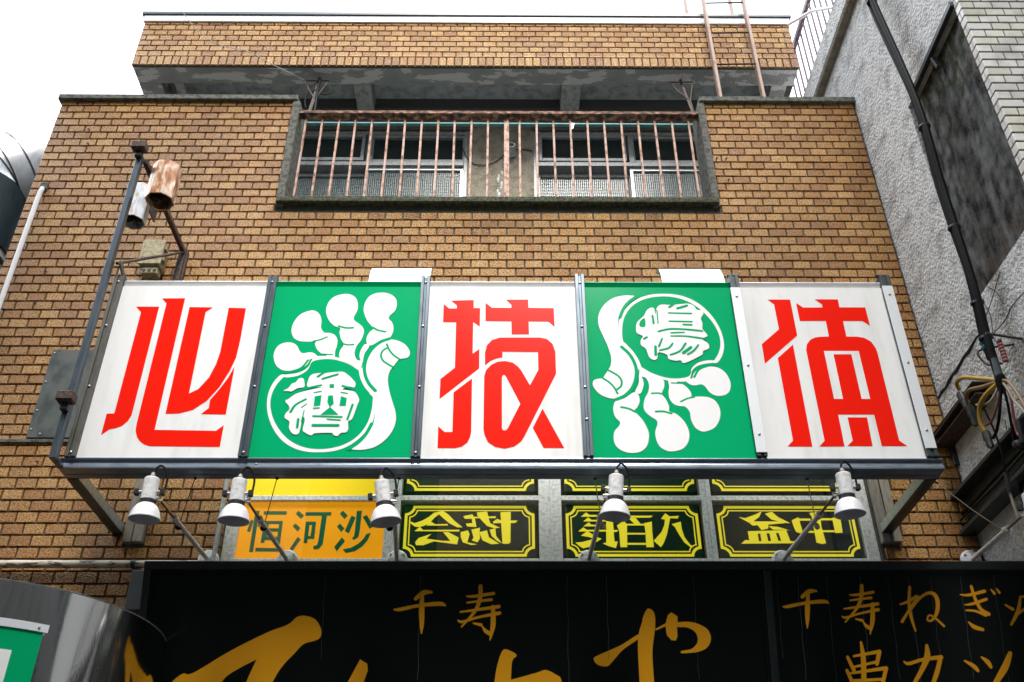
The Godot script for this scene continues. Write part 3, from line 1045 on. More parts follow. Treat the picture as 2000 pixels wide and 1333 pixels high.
func left_side() -> void:
	# clad ventilation duct: riser, bands and an elbow that turns back
	var d := thing("ventilation_duct", Vector3(-4.5, 0, -1.1), "large round duct with silver elbow rising left of the brick house", "duct")
	var c := Vector3(-4.41, 0, -1.05)
	var R := 0.40
	var st := S()
	lathe(st, [Vector2(R, 0), Vector2(R, 6.30)], Transform3D(Basis.IDENTITY, c), 40)
	obj("lower_pipe", st, M.off_white, d)
	st = S()
	lathe(st, [Vector2(R + 0.004, 6.64), Vector2(R + 0.004, 7.26)], Transform3D(Basis.IDENTITY, c), 40)
	obj("riser", st, M.teal_grey_duct, d)
	st = S()
	lathe(st, [Vector2(R + 0.002, 6.301), Vector2(R + 0.002, 6.639)], Transform3D(Basis.IDENTITY, c), 40)
	obj("pale_ring", st, M.off_white, d)
	for y in [6.30, 6.53, 6.64]:
		st = S()
		lathe(st, [Vector2(R, y - 0.02), Vector2(R + 0.016, y - 0.015), Vector2(R + 0.016, y + 0.015), Vector2(R, y + 0.02)], Transform3D(Basis.IDENTITY, c), 40)
		obj("band", st, M.black_plastic, d)
	st = S()
	var rings := []
	var dirb := Vector3(cos(0.52), 0, -sin(0.52))
	for k in 13:
		var a := deg_to_rad(50.0) * k / 12.0
		rings.append(Vector3(c.x, 7.26, c.z) + dirb * 0.24 * (1 - cos(a)) + Vector3.UP * 0.24 * sin(a))
	var run: Vector3 = (rings[12] - rings[11]).normalized()
	for k in range(1, 6):
		rings.append(rings[12] + run * 0.16 * k)
	tube(st, rings, R + 0.006, 40, false)
	obj("elbow", st, M.silver_cladding, d)
	for k in [9, 12, 13]:
		st = S()
		var dd: Vector3 = (rings[k + 1] - rings[k - 1]).normalized()
		tube(st, [rings[k] - dd * 0.006, rings[k] + dd * 0.006], R + 0.010, 40, false)
		obj("band", st, M.black_plastic, d)
	var bg := thing("pale_building", Vector3(-8, 0, -6), "pale building with a plain flat roof edge behind the duct", "building")
	st = S()
	bx(st, Vector3(-16, 0, -9), Vector3(-4.9, 9.86, -3.0))
	obj("wall", st, M.render_grey, bg)
	st = S()
	bx(st, Vector3(-16, 9.861, -9), Vector3(-4.85, 10.06, -2.9), 0.01)
	obj("roof_edge", st, M.off_white, bg)
	# conduit up the facade
	var cd := thing("conduit", Vector3(-3.23, 4, 0.03), "shiny pale conduit running up the left edge of the brick front", "pipe")
	st = S()
	tube(st, [Vector3(-3.232, 2.4, 0.032), Vector3(-3.228, 6.30, 0.032), Vector3(-3.226, 6.345, 0.022)], 0.017, 14)
	obj("pipe", st, M.white_pipe, cd)
	st = S()
	bx(st, Vector3(-3.25, 6.335, 0.001), Vector3(-3.20, 6.40, 0.03), 0.008)
	obj("end_clip", st, M.old_concrete, cd)
	# metal cover plate
	var pl := thing("cover_plate", Vector3(-2.6, 4.4, 0.0), "flat green-grey metal sheet screwed to the bricks beside the white signboard", "metal plate")
	st = S()
	bx(st, Vector3(-2.808, 4.375, 0.002), Vector3(-2.42, 4.996, 0.016), 0.002)
	obj("sheet", st, M.green_grey_plate, pl)
	for q in [[-2.79, 4.97], [-2.79, 4.76], [-2.79, 4.56], [-2.79, 4.43], [-2.73, 4.40]]:
		st = S()
		lathe(st, [Vector2(0.006, 0), Vector2(0.005, 0.004), Vector2(0, 0.005)], Transform3D(Basis(Vector3.RIGHT, PI / 2), Vector3(q[0], q[1], 0.016)), 8)
		obj("screw", st, M.screw_steel, pl)
	st = S()
	bx(st, Vector3(-3.1, 4.345, -0.004), Vector3(-2.42, 4.372, 0.012), 0.005)
	tag(obj("mortar_ridge", st, M.old_concrete), "rough pale mortar ridge under the green-grey metal sheet", "mortar")
	# drain pipe over the stainless drum
	var pp := thing("drain_pipe", Vector3(-2.6, 3.59, 0.05), "cream plastic pipe with dirt streaks running level along the bricks", "pipe")
	st = S()
	tube(st, [Vector3(-4.2, 3.588, 0.045), Vector3(-1.6, 3.585, 0.045)], 0.0215, 16)
	obj("pipe", st, M.cream_pipe, pp)
	st = S()
	tube(st, [Vector3(-2.01, 3.587, 0.045), Vector3(-1.985, 3.587, 0.045)], 0.024, 16)
	bx(st, Vector3(-2.0, 3.535, 0.001), Vector3(-1.975, 3.575, 0.045), 0.003)
	obj("clip", st, M.dark_slate, pp)
	st = S()
	bx(st, Vector3(-1.975, 3.31, 0.001), Vector3(-1.70, 3.53, 0.11), 0.005)
	tag(obj("meter_box", st, M.grey_box), "small dark grey box tucked behind the left end of the black signboard", "box")
	# stainless drum
	var dr := thing("steel_drum", Vector3(-2.41, 2.2, 0.41), "curved stainless steel drum standing out from the wall at the lower left", "steel cladding")
	var cc := Vector3(-2.4126, 0, 0.413)
	st = S()
	lathe(st, [Vector2(0.7594, 1.9), Vector2(0.7594, 3.10)], Transform3D(Basis.IDENTITY, cc), 64, -0.55, PI + 0.55)
	obj("skin", st, M.stainless, dr)
	st = S()
	lathe(st, [Vector2(0.7595, 3.0985), Vector2(0.762, 3.104), Vector2(0.757, 3.106), Vector2(0.752, 3.104)], Transform3D(Basis.IDENTITY, cc), 64, -0.55, PI + 0.55)
	obj("rim", st, M.galvanised, dr)
	st = S()
	lathe(st, [Vector2(0.7605, 2.0), Vector2(0.7605, 3.04)], Transform3D(Basis.IDENTITY, cc), 12, 0.02, 0.56)
	obj("seam_sheet", st, M.stainless, dr)
	# small green sign bent round the drum
	var gs := thing("green_sign", Vector3(-2.0, 2.6, 1.1), "small green and white sign with a white top strip on the steel drum", "sign")
	st = S()
	lathe(st, [Vector2(0.775, 2.1), Vector2(0.775, 2.9041)], Transform3D(Basis.IDENTITY, cc), 20, 0.8979, 0.8979 + 0.9)
	obj("panel", st, M.green_panel, gs)
	st = S()
	lathe(st, [Vector2(0.778, 2.9041 - 0.001), Vector2(0.782, 2.9041), Vector2(0.782, 2.9041 + 0.033), Vector2(0.778, 2.9041 + 0.034)], Transform3D(Basis.IDENTITY, cc), 20, 0.8979 - 0.02, 0.8979 + 0.9)
	obj("top_strip", st, M.white_strip, gs)
	st = S()
	lathe(st, [Vector2(0.7765, 2.2), Vector2(0.7765, 2.9041 - 0.09)], Transform3D(Basis.IDENTITY, cc), 12, 0.8979 + 0.13, 0.8979 + 0.5)
	obj("mark", st, M.white_print, gs)
	st = S()
	lathe(st, [Vector2(0.006, 0), Vector2(0.005, 0.004), Vector2(0, 0.005)], Transform3D(Basis(Vector3(0, 1, 0), PI / 2 - 0.8979 - 0.03) * Basis(Vector3.RIGHT, PI / 2), cc + Vector3(cos(0.8979 + 0.03) * 0.782, 2.9041 + 0.016, sin(0.8979 + 0.03) * 0.782)), 8)
	obj("screw", st, M.screw_steel, gs)
	st = S()
	tube(st, smooth_path([Vector3(-1.80, 2.9, 0.62), Vector3(-1.83, 2.80, 0.64), Vector3(-1.86, 2.68, 0.65), Vector3(-1.88, 2.4, 0.65)]), 0.005, 6)
	tag(obj("loose_wire", st, M.grey_wire), "pale wire hanging beside the left end of the black signboard", "wire")

func balcony_things() -> void:
	var r := thing("balcony_railing", Vector3(-0.05, 6.27, -0.05), "pink painted railing with rust, set in the balcony opening", "railing")
	var st := S()
	bx(st, Vector3(-1.552, 7.133, -0.068), Vector3(1.464, 7.163, 0.001), 0.002)
	obj("top_rail", st, M.heavy_rust, r)
	st = S()
	bx(st, Vector3(-1.534, 6.2718, -0.07), Vector3(1.453, 6.278, -0.02))
	obj("bottom_rail", st, M.heavy_rust, r)
	var xs := []
	for k in 12:
		xs.append(lerpf(-1.486, 0.0, k / 12.0))
	for k in 11:
		xs.append(lerpf(0.112, 1.380, k / 10.0))
	for k in xs.size():
		st = S()
		bx(st, Vector3(xs[k] - 0.008, 6.279, -0.053), Vector3(xs[k] + 0.008, 7.1325, -0.037), 0.001, Transform3D(Basis(Vector3.BACK, 0.004 * sin(k * 2.3)), Vector3(0, 0, 0.0)).translated(Vector3(0.0272 * sin(k * 2.3), 0, 0)))
		obj("bar", st, M.pink_rusty_paint, r)
	st = S()
	bx(st, Vector3(-0.004, 6.279, -0.062), Vector3(0.034, 7.1325, -0.036), 0.002)
	note(obj("post", st, M.pink_rusty_paint, r), "wider rust-streaked bar near the middle of the railing")
	# teal clothes pole on two brackets
	st = S()
	tube(st, [Vector3(-1.66, 7.60, -0.55), Vector3(1.57, 7.595, -0.55)], 0.0155, 12)
	tag(obj("clothes_pole", st, M.teal_pole), "teal clothes pole laid level behind the balcony railing", "clothes pole")
	for s in [[-1.665, "rusty clothes pole hanger with tangled black cable at the left end of the pole"], [1.575, "bare rusty clothes pole hanger at the right end of the teal pole"]]:
		var x: float = s[0]
		var hg := thing("pole_hanger", Vector3(x, 8.45, -0.85), s[1], "bracket")
		st = S()
		bar(st, Vector3(x + 0.005, 8.505, -0.86), Vector3(x + 0.02, 7.75, -0.62), 0.022, 0.008, Vector3.RIGHT)
		obj("strap", st, M.brown_rust, hg)
		st = S()
		tube(st, [Vector3(x - 0.10, 8.43, -0.82), Vector3(x + 0.10, 8.43, -0.82), Vector3(x + 0.075, 8.30, -0.78), Vector3(x + 0.03, 8.08, -0.72), Vector3(x + 0.025, 7.58, -0.57), Vector3(x + 0.02, 7.5, -0.56)], 0.0065, 6)
		tube(st, [Vector3(x - 0.10, 8.43, -0.82), Vector3(x - 0.06, 8.28, -0.78), Vector3(x + 0.03, 8.08, -0.72)], 0.0065, 6)
		tube(st, [Vector3(x - 0.08, 7.62, -0.56), Vector3(x - 0.02, 7.42, -0.58), Vector3(x - 0.015, 7.25, -0.58)], 0.006, 6)
		tube(st, [Vector3(x + 0.05, 7.62, -0.56), Vector3(x - 0.02, 7.42, -0.58)], 0.006, 6)
		obj("hook", st, M.brown_rust, hg)
	st = S()
	var x := -1.665
	tube(st, smooth_path([Vector3(x + 0.02, 8.42, -0.80), Vector3(x - 0.04, 8.30, -0.78), Vector3(x - 0.05, 8.22, -0.77), Vector3(x + 0.0, 8.24, -0.77), Vector3(x + 0.03, 8.30, -0.78), Vector3(x + 0.04, 8.2, -0.75), Vector3(x + 0.10, 8.17, -0.75), Vector3(x + 0.16, 8.2, -0.75), Vector3(x + 0.17, 8.28, -0.77), Vector3(x + 0.14, 8.33, -0.78)]), 0.005, 6)
	tube(st, smooth_path([Vector3(x - 0.08, 8.38, -0.80), Vector3(x - 0.055, 8.25, -0.78), Vector3(x - 0.06, 8.1, -0.74), Vector3(x - 0.03, 7.95, -0.7)]), 0.006, 6)
	tube(st, smooth_path([Vector3(x + 0.03, 8.42, -0.80), Vector3(x + 0.035, 8.2, -0.74), Vector3(x + 0.05, 8.0, -0.7), Vector3(x + 0.06, 7.8, -0.66)]), 0.012, 6)
	tag(obj("tangled_cable", st, M.cable_black), "black cable looped over the left clothes pole hanger", "cable")
	st = S()
	tube(st, smooth_path([Vector3(-0.40, 8.15, -1.27), Vector3(-0.37, 8.02, -1.272), Vector3(-0.30, 7.88, -1.272), Vector3(-0.20, 7.845, -1.272), Vector3(-0.09, 7.88, -1.272), Vector3(0.0, 7.97, -1.272), Vector3(0.08, 8.03, -1.272), Vector3(0.18, 8.04, -1.272), Vector3(0.25, 8.02, -1.272)]), 0.0035, 6)
	tag(obj("wall_cable", st, M.cable_black), "thin black cable sagging across the wall between the balcony windows", "cable")
	st = S()
	var tv := Transform3D(Basis(Vector3.RIGHT, PI / 2 - 0.25), Vector3(0.056, 7.985, -1.279))
	lathe(st, [Vector2(0.055, 0), Vector2(0.05, 0.02), Vector2(0.043, 0.02), Vector2(0.043, 0.10), Vector2(0.033, 0.10), Vector2(0.033, 0.0)], tv, 18)
	tag(obj("vent_stub", st, M.grey_concrete), "short open vent pipe stub on the wall between the balcony windows", "vent pipe")
	st = S()
	bar(st, Vector3(0.545, 7.50, -0.50), Vector3(0.56, 7.565, -0.50), 0.022, 0.004, Vector3.RIGHT)
	tag(obj("paper_tag", st, M.white_strip), "small white tag hanging above the teal clothes pole", "tag")
	# ladder
	var ld := thing("ladder", Vector3(2.0, 7.3, -0.6), "pink steel ladder leaning up past the roof edge on the right", "ladder")
	for s in [[1.836, "rail"], [2.206, "rail"]]:
		st = S()
		bx(st, Vector3(s[0] - 0.011, 6.06, -0.615), Vector3(s[0] + 0.013, 10.4, -0.59), 0.002)
		bx(st, Vector3(s[0] - 0.015, 6.06, -0.64), Vector3(s[0] - 0.0115, 10.4, -0.59), 0.001)
		obj("rail", st, M.pink_ladder_paint, ld)
	for k in 11:
		st = S()
		tube(st, [Vector3(1.853, 6.30 + k * 0.4215, -0.60), Vector3(2.189, 6.31 + k * 0.4215, -0.60)], 0.0085, 8)
		obj("rung", st, M.brown_rust, ld)
	for s in [1.78, 2.225]:
		st = S()
		bx(st, Vector3(s - 0.014, 8.9, -1.03), Vector3(s + 0.014, 10.4, -0.99), 0.002)
		obj("return_post", st, M.pink_ladder_paint, ld)
	# thin overhead wire
	st = S()
	tube(st, smooth_path([Vector3(-4.4, 11.6, 0.9), Vector3(-2.83, 8.73, -0.2), Vector3(-2.2, 8.52, -0.6), Vector3(-1.77, 8.42, -0.81)]), 0.003, 6)
	tag(obj("overhead_wire", st, M.grey_wire), "thin pale wire slanting across the upper left of the roof parapet", "wire")

func screw(parent: Node3D, p: Vector3) -> void:
	var st := S()
	lathe(st, [Vector2(0.0075, 0), Vector2(0.0065, 0.004), Vector2(0.003, 0.0062), Vector2(0, 0.0065)], Transform3D(Basis(Vector3.RIGHT, PI / 2), p), 8)
	obj("screw", st, M.screw_steel, parent)

func signboard() -> void:
	var s := thing("signboard", Vector3(0, 3.78, 0.8), "wide shop signboard of five red, white and green panels on a grey steel frame", "signboard")
	var edges := [-2.128, -1.28, -0.434, 0.418, 1.272, 2.118]
	var marks := ["mark_heart", "", "mark_skill", "", "mark_body"]
	var labels := ["white panel with a large red character at the left end", "green panel with a raised white hand emblem", "white panel with a large red character in the middle", "green panel with a lowered white hand emblem", "white panel with a large red character at the right end"]
	for i in 5:
		var a: float = edges[i] + 0.001
		var b: float = edges[i + 1] - 0.001
		var green := i % 2 == 1
		var st := S()
		# face, its hem leaning forward at the top, and the sides of the light box
		quad(st, Vector3(a, 3.836, 0.80), Vector3(b, 3.836, 0.80), Vector3(b, 4.895, 0.80), Vector3(a, 4.895, 0.80), Vector3.BACK)
		quad(st, Vector3(a, 4.895, 0.80), Vector3(b, 4.895, 0.80), Vector3(b, 4.90, 0.788), Vector3(a, 4.90, 0.788), Vector3.BACK)
		quad(st, Vector3(a, 4.90, 0.788), Vector3(b, 4.90, 0.788), Vector3(b, 4.928, 0.803), Vector3(a, 4.928, 0.803), Vector3.BACK)
		var arc := [Vector2(4.928, 0.803), Vector2(4.934, 0.799), Vector2(4.937, 0.789), Vector2(4.937, 0.70)]
		for k in 3:
			quad(st, Vector3(a, arc[k].x, arc[k].y), Vector3(b, arc[k].x, arc[k].y), Vector3(b, arc[k + 1].x, arc[k + 1].y), Vector3(a, arc[k + 1].x, arc[k + 1].y), Vector3(0, 1, 0.5))
		quad(st, Vector3(a, 3.836, 0.70), Vector3(b, 3.836, 0.70), Vector3(b, 4.937, 0.70), Vector3(a, 4.937, 0.70), Vector3.FORWARD)
		for x in [a, b]:
			quad(st, Vector3(x, 3.836, 0.70), Vector3(x, 3.836, 0.80), Vector3(x, 4.928, 0.803), Vector3(x, 4.937, 0.70), Vector3(x - (a + b) / 2, 0, 0))
		quad(st, Vector3(a, 3.836, 0.70), Vector3(b, 3.836, 0.70), Vector3(b, 3.836, 0.80), Vector3(a, 3.836, 0.80), Vector3.DOWN)
		var p := obj("panel", st, M.green_panel if green else M.white_panel, s)
		note(p, labels[i])
		if not green:
			var l := letter(marks[i], 0.8008, Vector2(0, 4.4))
			obj("character", l[0], M.red_print, p)
			if i == 2 or i == 4:
				obj("character_counter", l[1], M.white_panel, p)
		else:
			# the two emblems are one drawing, the second turned upside down
			var off := Vector2(0, 4.4) if i == 1 else Vector2(-0.038, 4.4 - 0.0796)
			hand_emblem(p, off, i == 3)
			var l := letter("wine_mark" if i == 1 else "fry_mark", 0.8042, Vector2(0, 4.4))
			obj("character", l[0], M.white_print, p)
			obj("character_cut", l[1], M.green_print, p)
	# posts between the panels
	var posts := [[-2.153, -2.100, 4.962, "weathered_metal"], [-1.305, -1.256, 4.962, "slate_metal"], [-0.459, -0.410, 4.962, "slate_metal"], [0.392, 0.443, 4.975, "slate_metal"], [1.250, 1.300, 4.975, "dark_slate"], [2.090, 2.146, 4.975, "dark_slate"]]
	for i in 6:
		var a: float = posts[i][0]
		var b: float = posts[i][1]
		var w := (b - a) * 0.36
		var y0 := 3.8365 if i < 3 else 3.842
		var st := S()
		bx(st, Vector3(a, y0, 0.72), Vector3(a + w, posts[i][2], 0.822), 0.002)
		bx(st, Vector3(b - w, y0, 0.72), Vector3(b, posts[i][2], 0.822), 0.002)
		bx(st, Vector3(a + w + 0.0003, y0, 0.70), Vector3(b - w - 0.0003, posts[i][2] - 0.01, 0.815), 0.001)
		var o := obj("post", st, M[posts[i][3]], s)
		if i < 4:
			for y in [4.915, 4.62, 4.24, 3.86 if i < 3 else 4.05]:
				screw(o, Vector3((a + b) / 2, y, 0.8152))
	# white cover strips over the two posts at the right
	for q in [[1.245, 1.300, 3.858, 4.878], [2.086, 2.143, 3.882, 4.892]]:
		var st := S()
		bx(st, Vector3(q[0], q[2], 0.8225), Vector3(q[1], q[3], 0.828), 0.0015)
		var o := obj("cover_strip", st, M.white_strip, s)
		for y in [0.06, 0.5, 0.9]:
			screw(o, Vector3((q[0] + q[1]) / 2, lerpf(q[3], q[2], y), 0.8282))
	for q in [[1.245, 1.312], [2.082, 2.152]]:
		var st := S()
		tube(st, [Vector3(q[0], 4.985, 0.79), Vector3(q[1], 4.985, 0.79)], 0.011, 8)
		obj("bolt", st, M.black_plastic, s)
	# bottom rail: a hollow faced channel with a grooved underside
	var st := S()
	var prof := [Vector2(0.700, 3.8352), Vector2(0.808, 3.8352), Vector2(0.8085, 3.831), Vector2(0.797, 3.826), Vector2(0.7935, 3.815), Vector2(0.796, 3.803), Vector2(0.802, 3.792), Vector2(0.8085, 3.785), Vector2(0.8075, 3.778), Vector2(0.742, 3.778), Vector2(0.741, 3.783), Vector2(0.735, 3.783), Vector2(0.734, 3.778), Vector2(0.690, 3.778), Vector2(0.690, 3.8352)]
	for k in prof.size() - 1:
		var u: Vector2 = prof[k]
		var v: Vector2 = prof[k + 1]
		var n := Vector3(0, u.x - v.x, v.y - u.y) * -1.0
		quad(st, Vector3(-2.172, u.y, u.x), Vector3(2.165, u.y, u.x), Vector3(2.165, v.y, v.x), Vector3(-2.172, v.y, v.x), Vector3(0, -(v.x - u.x), v.y - u.y) * -1.0)
	var capp := PackedVector2Array(prof)
	var idx := Geometry2D.triangulate_polygon(capp)
	for x in [-2.172, 2.165]:
		for k in range(0, idx.size(), 3):
			tri(st, Vector3(x, capp[idx[k]].y, capp[idx[k]].x), Vector3(x, capp[idx[k + 1]].y, capp[idx[k + 1]].x), Vector3(x, capp[idx[k + 2]].y, capp[idx[k + 2]].x), Vector3(signf(x), 0, 0))
	var rail := obj("bottom_rail", st, M.slate_rail, s)
	screw(rail, Vector3(-1.215, 3.805, 0.7955))
	# arms back to the wall
	for q in [[-2.170, -2.113], [2.103, 2.163]]:
		st = S()
		bx(st, Vector3(q[0], 3.778, 0.0), Vector3((q[0] + q[1]) / 2 - 0.002, 3.835, 0.6895), 0.003)
		bx(st, Vector3((q[0] + q[1]) / 2 + 0.002, 3.778, 0.0), Vector3(q[1], 3.835, 0.6895), 0.003)
		obj("arm", st, M.galvanised, s)
		st = S()
		bx(st, Vector3(q[0], 3.7745, 0.0), Vector3((q[0] + q[1]) / 2 - 0.0015, 3.7778, 0.6895))
		bx(st, Vector3((q[0] + q[1]) / 2 + 0.0015, 3.7745, 0.0), Vector3(q[1], 3.7778, 0.6895))
		obj("arm_foot", st, M.dark_slate, s)
	st = S()
	bx(st, Vector3(-2.02, 3.885, -0.001), Vector3(-1.955, 3.945, 0.02), 0.003)
	obj("fixing_plate", st, M.galvanised, s)
	# curved white light covers that rise behind the panels
	for q in [[-0.775, -0.425, "curved white cover rising behind the green panel with the raised hand"], [0.905, 1.265, "curved white cover rising behind the green panel with the lowered hand"]]:
		st = S()
		var pts := []
		for k in 13:
			var an := PI * 0.5 * k / 12.0
			pts.append(Vector2(4.95 + 0.28 * sin(an), 0.50 + 0.18 * cos(an)))
		for k in 12:
			var u: Vector2 = pts[k]
			var v: Vector2 = pts[k + 1]
			quad(st, Vector3(q[0], u.x, u.y), Vector3(q[1], u.x, u.y), Vector3(q[1], v.x, v.y), Vector3(q[0], v.x, v.y), Vector3(0, 0.5, 1))
			quad(st, Vector3(q[0], u.x - 0.004, u.y - 0.004), Vector3(q[1], u.x - 0.004, u.y - 0.004), Vector3(q[1], v.x - 0.004, v.y - 0.004), Vector3(q[0], v.x - 0.004, v.y - 0.004), Vector3(0, -0.5, -1))
		tag(obj("light_cover", st, M.white_sheet), q[2], "lamp cover")

func hand_emblem(p: Node3D, off: Vector2, turn: bool) -> void:
	var l := letter("hand_emblem", 0.8008, off, turn)
	obj("emblem", l[0], M.white_print, p)
	obj("emblem_lines", l[1], M.green_print, p)

func lamp_parts(t: Node3D, side: float, tilt: float, head: Vector3, plate: bool) -> void:
	# t stands at the wall disc; everything in its own axes
	var joint := head + Vector3(side * 0.045, 0.0, -0.012)
	var elbow := joint * 0.62
	elbow.z = 0.58
	elbow.y = lerpf(0.0, joint.y, 0.72)
	elbow.x = joint.x * 0.70
	var st := S()
	lathe(st, [Vector2(0.058, 0.0), Vector2(0.058, 0.010), Vector2(0.048, 0.022), Vector2(0.015, 0.030), Vector2(0, 0.030)], Transform3D(Basis(Vector3.RIGHT, PI / 2), Vector3.ZERO), 28)
	var bs := obj("wall_disc", st, M.lamp_white, t)
	for x in [-0.035, 0.035]:
		st = S()
		lathe(st, [Vector2(0.007, 0), Vector2(0.007, 0.006), Vector2(0, 0.006)], Transform3D(Basis(Vector3.RIGHT, PI / 2), Vector3(x, 0.025, 0.020)), 6)
		obj("bolt", st, M.screw_steel, bs)
	st = S()
	tube(st, [Vector3(0, 0, 0.02), elbow], 0.0125, 14)
	obj("arm", st, M.lamp_white, t)
	st = S()
	var d := (elbow).normalized()
	tube(st, [elbow - d * 0.008, elbow + d * 0.024], 0.0175, 14)
	obj("collar", st, M.lamp_white, t)
	st = S()
	tube(st, [elbow, joint], 0.0065, 10)
	obj("rod", st, M.rod_steel, t)
	# head
	var b := Basis(Vector3.BACK, tilt) * Basis(Vector3.RIGHT, 0.06)
	var T := Transform3D(b, head)
	st = S()
	lathe(st, [Vector2(0.0, 0.098), Vector2(0.033, 0.098), Vector2(0.0362, 0.094), Vector2(0.0362, -0.012), Vector2(0.034, -0.014)], T, 30)
	var body := obj("housing", st, M.lamp_white, t)
	st = S()
	lathe(st, [Vector2(0.0, 0.128), Vector2(0.009, 0.127), Vector2(0.0105, 0.118), Vector2(0.0125, 0.113), Vector2(0.0125, 0.0985)], T, 12)
	obj("gland", st, M.grey_gland, body)
	st = S()
	lathe(st, [Vector2(0.034, -0.012), Vector2(0.0385, -0.013), Vector2(0.0385, -0.031), Vector2(0.036, -0.033)], T, 30)
	obj("collar_ring", st, M.black_plastic, t)
	st = S()
	lathe(st, [Vector2(0.036, -0.033), Vector2(0.048, -0.043), Vector2(0.060, -0.062), Vector2(0.068, -0.085), Vector2(0.0715, -0.100), Vector2(0.0735, -0.104), Vector2(0.0735, -0.110), Vector2(0.070, -0.110), Vector2(0.064, -0.085), Vector2(0.045, -0.048), Vector2(0.0, -0.040)], T, 36)
	obj("shade", st, M.lamp_grey, t)
	# pivots with black knobs, yoke
	for k in [-1.0, 1.0]:
		st = S()
		tube(st, [T * Vector3(k * 0.034, 0.028, 0), T * Vector3(k * 0.050, 0.028, 0)], 0.009, 10)
		obj("pivot", st, M.screw_steel, body)
		st = S()
		bx(st, Vector3(k * 0.050 - (0.0 if k > 0 else 0.022), 0.012, -0.014), Vector3(k * 0.050 + (0.022 if k > 0 else 0.0), 0.044, 0.014), 0.004, T)
		obj("knob", st, M.black_plastic, body)
	st = S()
	bar(st, T * Vector3(side * 0.047, 0.028, -0.012), T * Vector3(side * 0.047, -0.020, -0.022), 0.004, 0.026, Vector3.RIGHT)
	obj("yoke", st, M.brass_plate if plate else M.screw_steel, t)
	st = S()
	tube(st, [joint - Vector3(0.016, 0, 0), joint + Vector3(0.016, 0, 0)], 0.012, 10)
	obj("pivot", st, M.screw_steel, t)
	# cable from the gland over to the knob
	st = S()
	var k := 1.0
	tube(st, smooth_path([T * Vector3(0, 0.12, 0), T * Vector3(0.004, 0.150, -0.008), T * Vector3(0.024, 0.172, -0.018), T * Vector3(0.050, 0.150, -0.022), T * Vector3(0.064, 0.105, -0.022), T * Vector3(0.064, 0.045, -0.014)], 6), 0.0052, 10)
	obj("cable", st, M.cable_black, t)

func lamps() -> void:
	var L := [
		[-1.6132, [-1.686, 3.606], 1.0, 0.0, true, "white spot lamp at the left end of the row, under the white panel"],
		[-1.1819, [-1.266, 3.598], 1.0, 0.0, false, "white spot lamp in front of the yellow and orange window"],
		[-0.5828, [-0.570, 3.592], 1.0, 0.16, false, "white spot lamp tilted to the right, between the orange board and the first black window"],
		[0.4650, [0.534, 3.622], -1.0, -0.09, false, "white spot lamp tilted to the left, in front of the window behind the lowered hand"],
		[1.5301, [1.640, 3.634], -1.0, 0.0, true, "white spot lamp in front of the right-hand black window"],
		[2.5689, [2.515, 3.53], -1.0, 0.0, false, "white lamp arm with its disc at the far right, its lamp outside the picture"]]
	for q in L:
		var t := thing("spot_lamp", Vector3(q[0], 3.624, 0.0), q[5], "spot lamp", "spot lamps over the black signboard")
		t.remove_meta("root")
		lamp_parts(t, q[2], q[3], Vector3(q[1][0] - q[0], q[1][1] - 3.624, 0.84), q[4])
	# stay wires from the sign rail down to the lamp arms
	var W := [
		[Vector3(-1.533, 3.776, 0.70), Vector3(-1.637, 3.605, 0.50), "black", "black stay wire of the left spot lamp"],
		[Vector3(-1.127, 3.776, 0.70), Vector3(-1.210, 3.60, 0.50), "black", "black stay wire in front of the yellow board"],
		[Vector3(-0.521, 3.776, 0.70), Vector3(-0.575, 3.60, 0.50), "black", "black stay wire of the tilted lamp beside the first black window"],
		[Vector3(0.453, 3.776, 0.70), Vector3(0.50, 3.61, 0.50), "cream", "pale stay wire of the lamp under the lowered hand panel"],
		[Vector3(1.512, 3.776, 0.70), Vector3(1.585, 3.61, 0.50), "cream", "pale stay wire in front of the right-hand black window"],
		[Vector3(2.175, 3.776, 0.66), Vector3(2.545, 3.60, 0.47), "cream", "pale stay wire slanting from the sign frame corner to the far right lamp arm"]]
	for q in W:
		var st := S()
		var a: Vector3 = q[0]
		var b: Vector3 = q[1]
		var mid := (a + b) / 2 + Vector3(0, -0.012 if q[2] == "cream" else -0.004, 0)
		tube(st, smooth_path([a, mid, b], 8), 0.0026 if q[2] == "cream" else 0.0022, 6)
		var w := thing("stay_wire", b, q[3], "wire", "stay wires of the lamp arms")
		obj("wire", st, M.cable_black if q[2] == "black" else M.cream_wire, w)
		st = S()
		tube(st, [b + Vector3(-0.004, 0, -0.005), b + Vector3(0.004, 0, 0.005)], 0.0165, 12)
		obj("tie", st, M.cable_black if q[2] == "black" else M.cream_wire, w)
		st = S()
		tube(st, [a + Vector3(-0.008, 0.002, 0), a + Vector3(0.008, -0.003, 0)], 0.005, 6)
		obj("knot", st, M.cable_black, w)

